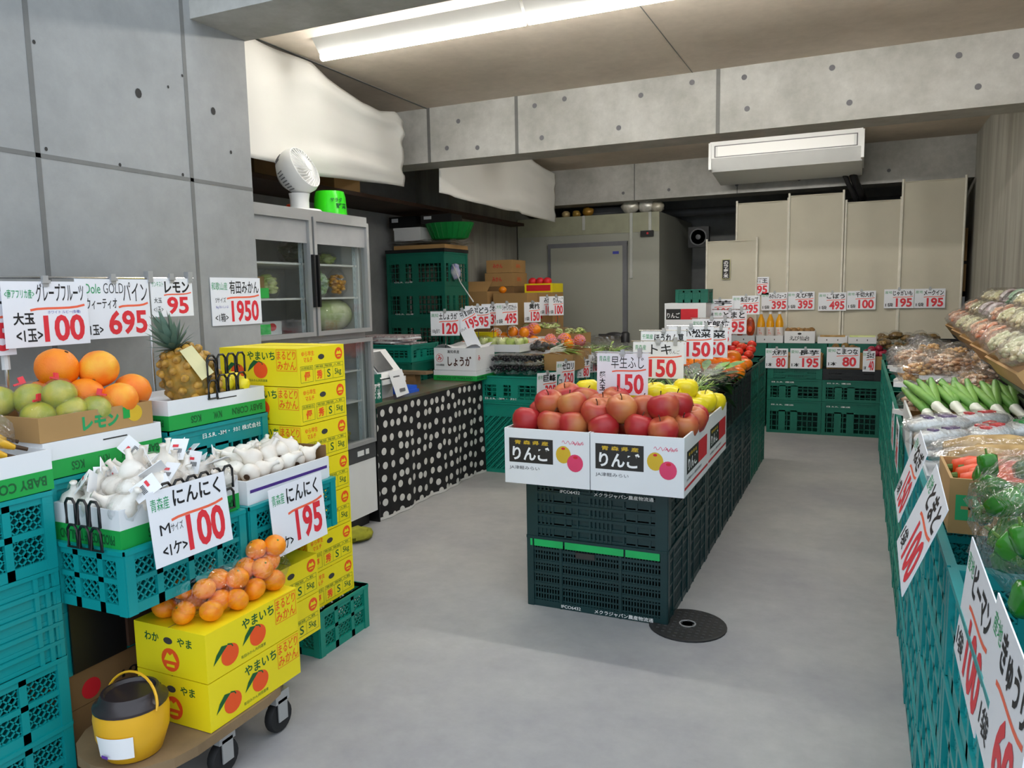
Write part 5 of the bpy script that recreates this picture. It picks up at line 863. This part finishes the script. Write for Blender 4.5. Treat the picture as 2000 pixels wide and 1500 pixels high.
# ================================================================ rear display in front of the cream panels
G5 = 'green crates of the rear display'
for c, x in enumerate((-.545, -.06)):
    nm = ('beside the middle island', 'beside the crate aisle')[c]
    crate('grid', .475, .3, .31, TEAL_D, (x, 7.7, 0), 'deep green crate on the floor of the rear display %s' % nm, G5, mark=('F', '日.S.R. 運送', -.2, .262, .2, .014)); crate('grid', .475, .3, .2, TEAL_D, (x, 7.7, .312), 'deep green crate second from the floor of the rear display %s' % nm, G5, mark=('F', '日.S.R. 運送', -.2, .165, .2, .014))
    for j in range(2): crate('fold', .475, .3, .05, (TEAL_D, BLACKC)[c], (x, 7.7, .514+.05*j), '%s folded crate, %s layer, at the rear display %s' % (('green', 'black')[c], ('lower', 'upper')[j], nm), G5, name='folding_crate')
for k, x in enumerate((-1.1, -.55, 0, .42)):
    for j in range(3): crate('solid', .53 if k < 3 else .3, .22, .275, TEAL_D, (x, 7.965, .276*j), 'deep green support crate behind the rear display, %s layer, %s from the cold store' % (ORD[j], ORD[k]), 'support crates at the rear')
crate('grid', .36, .3, .38, TEAL_D, (.37, 7.68, 0), 'deep green crate under the bagged taro by the side wall', G5); crate('grid', .36, .3, .38, TEAL_D, (.37, 7.68, .382), 'deep green upper crate under the bagged taro by the side wall', G5)
TB = [('white box with snack pouches on the rear tier', -1.11, .33, .07, None), ('white box holding the orange juice bottles', -.805, .25, .07, None), ('white taro box with brush lettering on the rear tier', -.53, .275, .115, 'えび仙台'), ('white box beside the taro box on the rear tier', -.238, .26, .06, None), ('white box of bundles beside the bagged potatoes', .02, .24, .06, None)]
for lb, x, L, H, tx in TB:
    t = tray(lb, L, .21, H, CARD_W, (x, 7.955, .83), .012 if 'juice' in lb else H-.025); face('hand_slot', M().rect(-L*.2, -L*.17, .025, .04).rect(L*.17, L*.2, .025, .04), HOLE_SHADE, t, 'F', (0, -.1058, 0))
    if tx: face('lettering', M().text(tx, -.09, .025, .18, .045, .01).disc(0, .09, .018, .01), BLK, t, 'F', (0, -.106, 0))
def bottle():
    t = thing('juice_bottle', '', 'bottle', group='orange juice bottles'); ob('body', M().lathe([(.034, 0), (.038, .01), (.038, .17), (.03, .21), (.014, .25), (.013, .265)], 18), P('orange_juice', 'e8a310', .12, .05, spec=.8), t, smooth=True); ob('cap', M().lathe([(.016, .262), (.016, .285), (.001, .287)], 14), WPL, t, smooth=True)
    ob('label', M().lathe([(.0388, .05), (.0388, .135)], 18), P('bottle_label', 'e6e0dc', .5), t, smooth=True); face('lettering', M().text('み\nかん', -.014, .065, .028, .055, .01), PRO, t, 'F', (0, -.0392, 0)); return t
for k, x in enumerate((-.895, -.808, -.722)): place(PR, 'bot', bottle, (x, 7.93, .846), 0, 'orange juice bottle in the white box, %s from the cold store side' % ORD[k])
for k, x in enumerate((-1.2, -1.1, -1.0)):
    t = thing('snack_pouch', 'dark red snack pouch with orange print on the rear tier, %s from the cold store' % ORD[k], 'pouch', (x, 7.95, .88), 0, 'snack pouches'); ob('body', M().ell((0, 0, .1), .045, .02, .1, 12, 8), P('pouch_red', '7c1c12', .3, .4, 20, col2='c2501a'), t, smooth=True); face('print', M().disc(0, .08, .02, .03), PRO, t, 'F', (0, -.0205, 0))
for k in range(8): place(PR, 'taro', ball(M_POT, 'taro', 'taro', 'taro in the lettered box', .03, .9, 'tip', M_STEM, 12, 8), (-.64+.03*k, 7.93+.04*(k % 2), .945), 0, 'brown taro root in the lettered white box, %s from the bottles' % ORD[k], rr(.9, 1.2), rot3(2))
for k in range(5): o = ob('burdock_bundle', M().tube([(-.11, 0, 0), (.11, 0, 0)], .012, 8), M_YAM if k < 3 else M_GRN, None, ((-.238 if k < 3 else .02), 7.89+.03*k-(.07 if k > 2 else 0), .892), smooth=True); tag(o, ('pale root bundle in the white box beside the taro, %s from the front' % ORD[k]) if k < 3 else 'green and red stalk bundle beside the bagged potatoes, %s from the front' % ORD[k-3], 'root bundle', 'root bundles')
for k in range(9): o = lumpbag('taro_bag', 'bag', 'bagged taro on the rear tier', .06, .06, .05, M_KIWI, 16, .032, 110+k, FILM3); o.location = (.2+.1*(k % 5), 7.9 if k < 5 else 7.7, (.83 if k < 5 else .765)+.02*(k % 2)); o['label'] = 'bag of brown taro at the side wall end, %s row, %s from the juice bottles' % (('upper', 'lower')[k//5], ORD[k % 5])
for lb, x, L, z, H, mt in (('kraft box of pale roots beside the middle island', -.68, .2, .616, .1, CARD), ('kraft box of long yams in the rear display', -.44, .26, .616, .12, CARD), ('kraft box of kiwis in the rear display', -.12, .3, .616, .13, CARD), ('kraft box of red onions in the rear display', .12, .16, .616, .12, CARD)):
    tray(lb, L, .28, H, mt, (x, 7.7, z), H-.03)
for k in range(7): place(PR, 'taro', None, (-.76+.028*k, 7.62+.05*(k % 3), .73), 0, 'pale root in the kraft box next to the middle island, %s from the island' % ORD[k], .9, rot3(2))
for k in range(3): o = ob('long_yam', M().tube([(-.12, 0, 0), (0, .01, .005), (.12, 0, 0)], [.018, .024, .016], 10), M_YAM, None, (-.44, 7.62+.06*k, .735), smooth=True); tag(o, 'long pale yam in the kraft box, %s from the front' % ORD[k], 'yam', 'long yams')
for k, (x, y, z) in enumerate(((-.24, 7.6, .765), (-.17, 7.6, .77), (-.1, 7.6, .765), (-.03, 7.6, .765), (-.2, 7.66, .81), (-.12, 7.66, .815), (-.06, 7.66, .80), (-.22, 7.72, .78), (-.03, 7.72, .78))): place(PR, 'kiw', ball(M_KIWI, 'kiwi', 'kiwi', 'brown kiwis in the rear display', .034, 1.15, 'tip', M_STEM, 14, 9), (x, y, z), 0, 'brown kiwi in the kraft box, %s tier, %s from the middle island side' % ('upper' if z > .79 else 'lower' if y < 7.7 else 'rear', ORD[k % 4 if k < 4 else (k-4) % 3]), rr(.95, 1.1), (1.4, rr(-.4, .4), rr(-.6, .6)))
for k, (x, y, z) in enumerate(((.07, 7.6, .75), (.13, 7.6, .755), (.18, 7.61, .75), (.1, 7.66, .79), (.16, 7.67, .80), (.2, 7.69, .76), (.06, 7.69, .76))): place(PR, 'oni', ball(M_ONI, 'red_onion', 'onion', 'red onions in the rear display', .034, .92, 'tip', M_STEM, 14, 9), (x, y, z), 0, 'red onion in the kraft box at the rear display, %s from the kiwis' % ORD[sum(1 for q in (.07, .13, .18, .1, .16, .2, .06) if q < x)], rr(.95, 1.1), rot3(.6))
BS = [('price sign marked 100 on the lowest cream panel', -1.24, 7.58, 1.175, '芋', '100'), ('price sign for chips marked 295 beside the 100 sign', -1.0, 7.6, 1.205, '魚沼チップ', '295'), ('highest price sign marked 195 on the cream panels', -.972, 8.1, 1.385, '甘酒王', '195'), ('price sign for juice marked 395 above the juice bottles', -.79, 8.1, 1.228, 'みかんジュース', '395'), ('price sign marked 395 above the taro box', -.543, 8.1, 1.232, 'えび芋', '395'), ('price sign marked 495 on the middle cream panel', -.257, 8.1, 1.22, 'ごぼう', '495'), ('price sign for dried fruit marked 100 on the cream panels', 0, 8.1, 1.23, '千切大根', '100'), ('price sign marked 195 above the bagged potatoes', .322, 8.1, 1.24, 'じゃがいも', '195'), ('price sign marked 195 at the side wall end of the row', .578, 8.1, 1.24, 'メークイン', '195')]
for k, (lb, x, y, z, s, p) in enumerate(BS): sign(lb, (x, y, z), 0, std(s, p, '産地', '1袋'), .252, .178, group='price signs on the cream panels')
for k, (lb, x, z, s, p, wd) in enumerate((('price sign marked 80 clipped on the crate next to the middle island', -.705, .706, '大和芋', '80', .2), ('price sign for long yam marked 195 on the green crates', -.454, .708, '長芋', '195', .262), ('price sign for kiwi marked 80 on the green crates', -.133, .724, 'こまつな', '80', .275), ('narrow price sign on the red onion box', .08, .693, '玉ねぎ', '40', .1))): sign(lb, (x, 7.535, z), 0, std(s, p, '愛知', '1本'), wd, .185, group='price signs on the rear crates')
o = thing('apple_box', 'white apple box with red panel standing before the cold store', 'box', (-1.515, 7.45, .98), 0); ob('body', M().box(-.195, .195, -.15, .15, 0, .255), CARD_W, o); face('black_panel', M().rect(-.18, -.04, .1, .2), BLK, o, 'F', (0, -.1506, 0)); face('red_panel', M().rect(-.04, .12, .1, .2), PRO_R, o, 'F', (0, -.1506, 0)); face('lettering', M().text('りんご', -.17, .115, .12, .05, .02), WINK, o, 'F', (0, -.151, 0))
o = thing('apple_box', 'lower plain white box under the apple box with red panel', 'box', (-1.515, 7.45, .49)); ob('body', M().box(-.195, .195, -.15, .15, 0, .488), CARD_W, o); o = ob('plain_carton', M().box(-.2, .2, -.15, .15, 0, .488), CARD_D, None, (-1.515, 7.45, 0)); tag(o, 'brown carton on the floor below the white apple boxes', 'box')
crate('solid', .3, .25, .125, TEAL_D, (-1.46, 7.45, 1.238), 'deep green crate on top of the white apple box before the cold store', 'deep green crates at the rear')
# ================================================================ produce row along the bare side wall
G6 = 'teal crates of the side wall row'
for k in range(11):
    y = 1.36+.535*k; h = .205 if k < 3 else .19
    for j in range(4): crate('open', .36, .525, h-.002, TEAL if k < 4 else TEAL_M, (.352, y, h*j), 'teal crate of the side wall row, layer %s upwards, stack %s from the doorway' % (ORD[j], ORD[k]), G6)
for k in range(8):
    y = 2.97+.55*k
    for j in range(4 if k < 7 else 3): crate('solid', .33 if j < 3 else .38, .54, .24, BLACKC if j > 2 else TEAL_D, (.73 if j < 3 else .715, y, .24*j), '%s crate against the bare side wall, layer %s upwards, stack %s from the doorway' % ('black' if j > 2 else 'deep green', ORD[j], ORD[k]), 'crates against the bare side wall')
# peppers
for k in range(60):
    def pep():
        t = thing('green_pepper', '', 'pepper', group='green peppers in the large bag'); ob('body', M().lathe([(.004, -.05), (.016, -.052), (.028, -.03), (.034, .01), (.032, .032), (.018, .04), (.004, .033)], 20, wob=.09), M_PEP, t, smooth=True, ang=4); ob('stem', M().tube([(0, 0, .03), (.003, 0, .06)], [.005, .004], 6), M_CAL, t); return t
    place(PR, 'pep', pep, (.235+.065*(k % 5)+rr(-.012, .012), 1.25+.05*(k//5)+rr(-.015, .015), .9+.04*(k % 3)+rr(0, .02)), 0, 'green pepper in the large clear bag, row %s from the doorway, %s from the aisle' % (ORD[k//5], ORD[k % 5]), rr(.52, .74), rot3(2.5))
o = ob('pepper_bag', M().ell((0, 0, 0), .19, .33, .13, 26, 16, f=lambda d: 1+.2*noise.noise(d*7)), FILM2, None, (.37, 1.51, .94), smooth=True, ang=4); tag(o, 'large crinkled clear bag full of green peppers', 'bag')
o = ob('blue_tie', M().tube([(0, 0, 0), (.03, .02, .02), (.06, 0, .01)], .008, 6), P('blue_tie', '2f7be0', .4), None, (.4, 1.75, 1.0), smooth=True); tag(o, 'blue plastic tie on the pepper bag', 'tie')
t = tray('kraft box of carrots with green logo at the side wall row', .3, .24, .12, CARD, (.335, 1.96, .823), .07); face('logo', M().rect(-.138, -.083, .03, .085), GRN, t, 'F', (0, -.1206, 0)); face('logo_mark', M().rect(-.128, -.093, .054, .061).rect(-.114, -.107, .038, .078), CARD, t, 'F', (0, -.121, 0))
for k in range(5):
    def car(): t = thing('carrot', '', 'carrot', group='carrots'); ob('body', M().tube([(-.08, 0, 0), (-.05, 0, 0), (0, 0, 0), (.06, 0, 0), (.09, 0, 0)], [.016, .026, .023, .016, .004], 14), M_CAR, t, smooth=True, ang=4); ob('top', M().tube([(-.08, 0, 0), (-.09, 0, 0)], [.008, .006], 8), M_CAL, t); return t
    place(PR, 'car', car, (.3+.02*(k % 2), 1.88+.04*k, .925+.006*(k % 2)), rr(-.15, .15), 'orange carrot in the kraft box, %s from the doorway' % ORD[k], 1.15)
o = ob('carrot_film', M().ell((0, 0, 0), .12, .1, .045, 16, 10, f=lambda d: 1+.2*noise.noise(d*4)), FILM2, None, (.36, 1.95, .945), smooth=True, ang=4); tag(o, 'clear film bag over the carrots', 'bag')
for k in range(4):
    def yam(): t = thing('yam', '', 'yam', group='yams'); ob('body', M().tube([(-.14, 0, 0), (-.08, .004, .004), (0, 0, .008), (.08, .006, .004), (.15, 0, 0)], [.02, .036, .04, .034, .014], 14), M_YAM, t, smooth=True, ang=4); ob('film', M().ell((.01, 0, 0), .19, .055, .045, 18, 10, f=lambda d: 1+.12*noise.noise(d*5)), FILM3, t, smooth=True, ang=4); return t
    place(PR, 'yam', yam, (.37, 2.15+.07*k, .89+.015*(k % 2)), rr(-.12, .05)-.05, 'film wrapped brown yam, %s beyond the carrot box' % ORD[k], 1.08)
produce_box('green-banded produce box under the white vegetable packs', .34, .5, .07, (.35, 2.6, .762), .05)
for k in range(9):
    t = thing('vegetable_pack', 'white printed vegetable pack beyond the yams, row %s, %s from the aisle' % (ORD[k//3], ORD[k % 3]), 'pack', (.23+.12*(k % 3), 2.5+.13*(k//3), .915+.015*(k % 2)), rr(.6, 1.1), 'white printed packs'); ob('bag', M().ell((0, 0, 0), .11, .038, .026, 14, 9, f=lambda d: 1+.15*noise.noise(d*4)), P('pack_white', 'd8dad6', .25, .3, 40) if k == 0 else bpy.data.materials['pack_white'], t, smooth=True, ang=4); ob('print', M().box(-.05, -.03, -.012, .012, .022, .028).box(.0, .05, -.01, .01, .024, .029), (P('pack_purple', '4a2a70', .4), PRO_R, BOXG)[k % 3], t); ob('film', M().ell((0, 0, 0), .125, .045, .034, 14, 9, f=lambda d: 1+.2*noise.noise(d*5)), FILM2, t, smooth=True, ang=4)
def leek():
    t = thing('leek', '', 'leek', group='leeks'); ob('shaft', M().tube([(0, -.2, -.02), (0, -.1, -.01), (0, -.02, .0), (0, .02, .004)], [.014, .014, .016, .019], 10), M_LEEKW, t, smooth=True); m = M()
    for a in (-.28, .02, .3): m.tube([(0, .01, .004), (math.sin(a)*.05, .08, .025), (math.sin(a)*.11, .17, .05+.01*a), (math.sin(a)*.16, .25, .07+.02*a)], [.014, .016, .016, .009], 8)
    ob('leaves', m, M_LEEKG, t, smooth=True); return t
t = tray('kraft box holding the leeks at the side wall row', .36, .46, .1, CARD, (.36, 3.16, .762), .06); o = ob('foam_edge', M().box(-.19, -.183, -.23, .23, 0, .14), WPL, None, (.357, 3.16, .762)); tag(o, 'white foam sheet between the leek box and the aisle', 'sheet')
for k in range(12): place(PR, 'leek', leek, (.235+.03*k, 3.12+rr(-.04, .04), .885+.03*(k % 2)), rr(.08, .3), 'leek with white shaft and green tops, %s from the aisle' % ORD[k])
for k in range(20):
    r, c = divmod(k, 4); x, y = .235+.095*c, 3.5+.24*r
    def mb(): o = lumpbag('mushroom_bag', 'bag', 'bagged mushrooms', .075, .1, .06, M_MUSH, 70, .014, 200, FILM2); ob('foam_tray', M().box(-.065, .065, -.09, .09, .0, .018), WPL, o); return o
    def mb2(): o = lumpbag('mushroom_bag', 'bag', 'bagged mushrooms', .075, .1, .06, M_MUSH2, 70, .014, 201, FILM2); ob('foam_tray', M().box(-.065, .065, -.09, .09, .0, .018), WPL, o); return o
    place(PR, 'mb%d' % ((k+r) % 2), (mb, mb2)[(k+r) % 2], (x, y, .765+(.12 if r > 0 else .06)+.035*((k*7) % 3)), rr(-.6, .6), 'clear bag of %s mushrooms, row %s beyond the leeks, %s from the aisle' % (('pale brown', 'golden brown')[(k+r) % 2], ORD[r], ORD[c]))
for k in range(12):
    r, c = divmod(k, 3); o = lumpbag('grey_bag', 'bag', 'bags of dark roots', .075, .11, .055, P('grey_root', '77757a', .4, .4, 30, col2='302e33') if k == 0 else bpy.data.materials['grey_root'], 24, .03, 230+k, FILM2); o.location = (.235+.12*c, 4.8+.26*r, .765+.09+.04*((k*5) % 3)); o['label'] = 'clear bag of greyish black roots, row %s beyond the mushrooms, %s from the aisle' % (ORD[r], ORD[c])
# tilted trays against the wall
for k in range(5):
    y = 2.95+.66*k; t = thing('tilted_tray', 'kraft tray with black underside tilted towards the aisle, %s from the doorway' % ORD[k], 'tray', (.47+.025*k, y, 1.035), 0, 'tilted trays along the side wall'); t.rotation_euler = (0, -.62, 0)
    ob('body', openbox(M(), .36, .64, .075, .008), CARD, t, (.17, 0, 0)); ob('underside', M().box(-.012, .35, -.32, .32, -.03, -.002), BLACKC, t); ob('pad', M().box(0, .34, -.31, .31, .01, .04), CARD_D, t)
PK = [('bean_sprout', 'c9b487', 'd9e0b0', 'bag of pale mixed noodles'), ('orange_pack', 'e8722a', 'd8c8a8', 'bag with orange vegetables'), ('white_pack', 'e2e0e2', '7a2030', 'white and maroon printed pack'), ('green_pack', '1f9a55', 'dfe8e0', 'green and white printed pack')]
PM = [P(a, b_, .3, .2, 14, col2=c_) for a, b_, c_, _ in PK]
for k in range(30):
    r, c = divmod(k, 3); ty = (0, 2, 3, 0, 2, 2, 1, 0, 0, 1, 0, 0, 1, 1, 0)[k % 15]; y = 2.72+.33*r; d = .06+.11*c; x = .47+.025*r/2+d*math.cos(.62)-.09*math.sin(.62); z = 1.035+d*math.sin(.62)+.075*math.cos(.62)
    def pk(ty=ty): o = lumpbag('vegetable_bag', 'bag', 'bags on the tilted trays', .062, .14, .035, PM[ty], 70, .016, 300+ty, FILM2, .6, 'contents', PM[ty] if ty > 1 else None); return o
    place(PR, 'pk%d' % ty, pk, (x, y, z), 0, '%s on the tilted trays, row %s from doorway, %s up' % (PK[ty][3], ORD[r], ORD[c]), 1, (0, -.62, rr(-.25, .25)))
SR = [('price sign hung on the side wall row beyond the carrots', .13, 2.2, .865, .25, .19, .06, -.3, 'ねぎ', '150'), ('price sign for carrots hung on the crates beside the carrot box', .125, 1.73, .86, .26, .2, .12, -.35, 'とまと', '100'), ('price sign hung on the crates beside the pepper bag', .17, 1.29, .835, .26, .2, .06, -.08, 'ピーマン', '100'), ('price sign hung on the crates at the doorway end of the pepper bag', .17, 1.03, .84, .25, .2, .05, -.08, 'きゅうり', '60'), ('price sign seen edge on beside the leek box', .145, 3.3, .74, .22, .18, .02, 0, '長ねぎ', '195'), ('price sign seen edge on beside the first mushroom bags', .145, 3.75, .74, .22, .18, .02, 0, 'しめじ', '95')]
for lb, x, y, z, wd, ht, rl, tl, s, p in SR: sign(lb, (x, y, z), -PI/2, std(s, p, '産地', '1袋'), wd, ht, tilt=tl, roll=rl, clip=False, group='price signs along the side wall row')
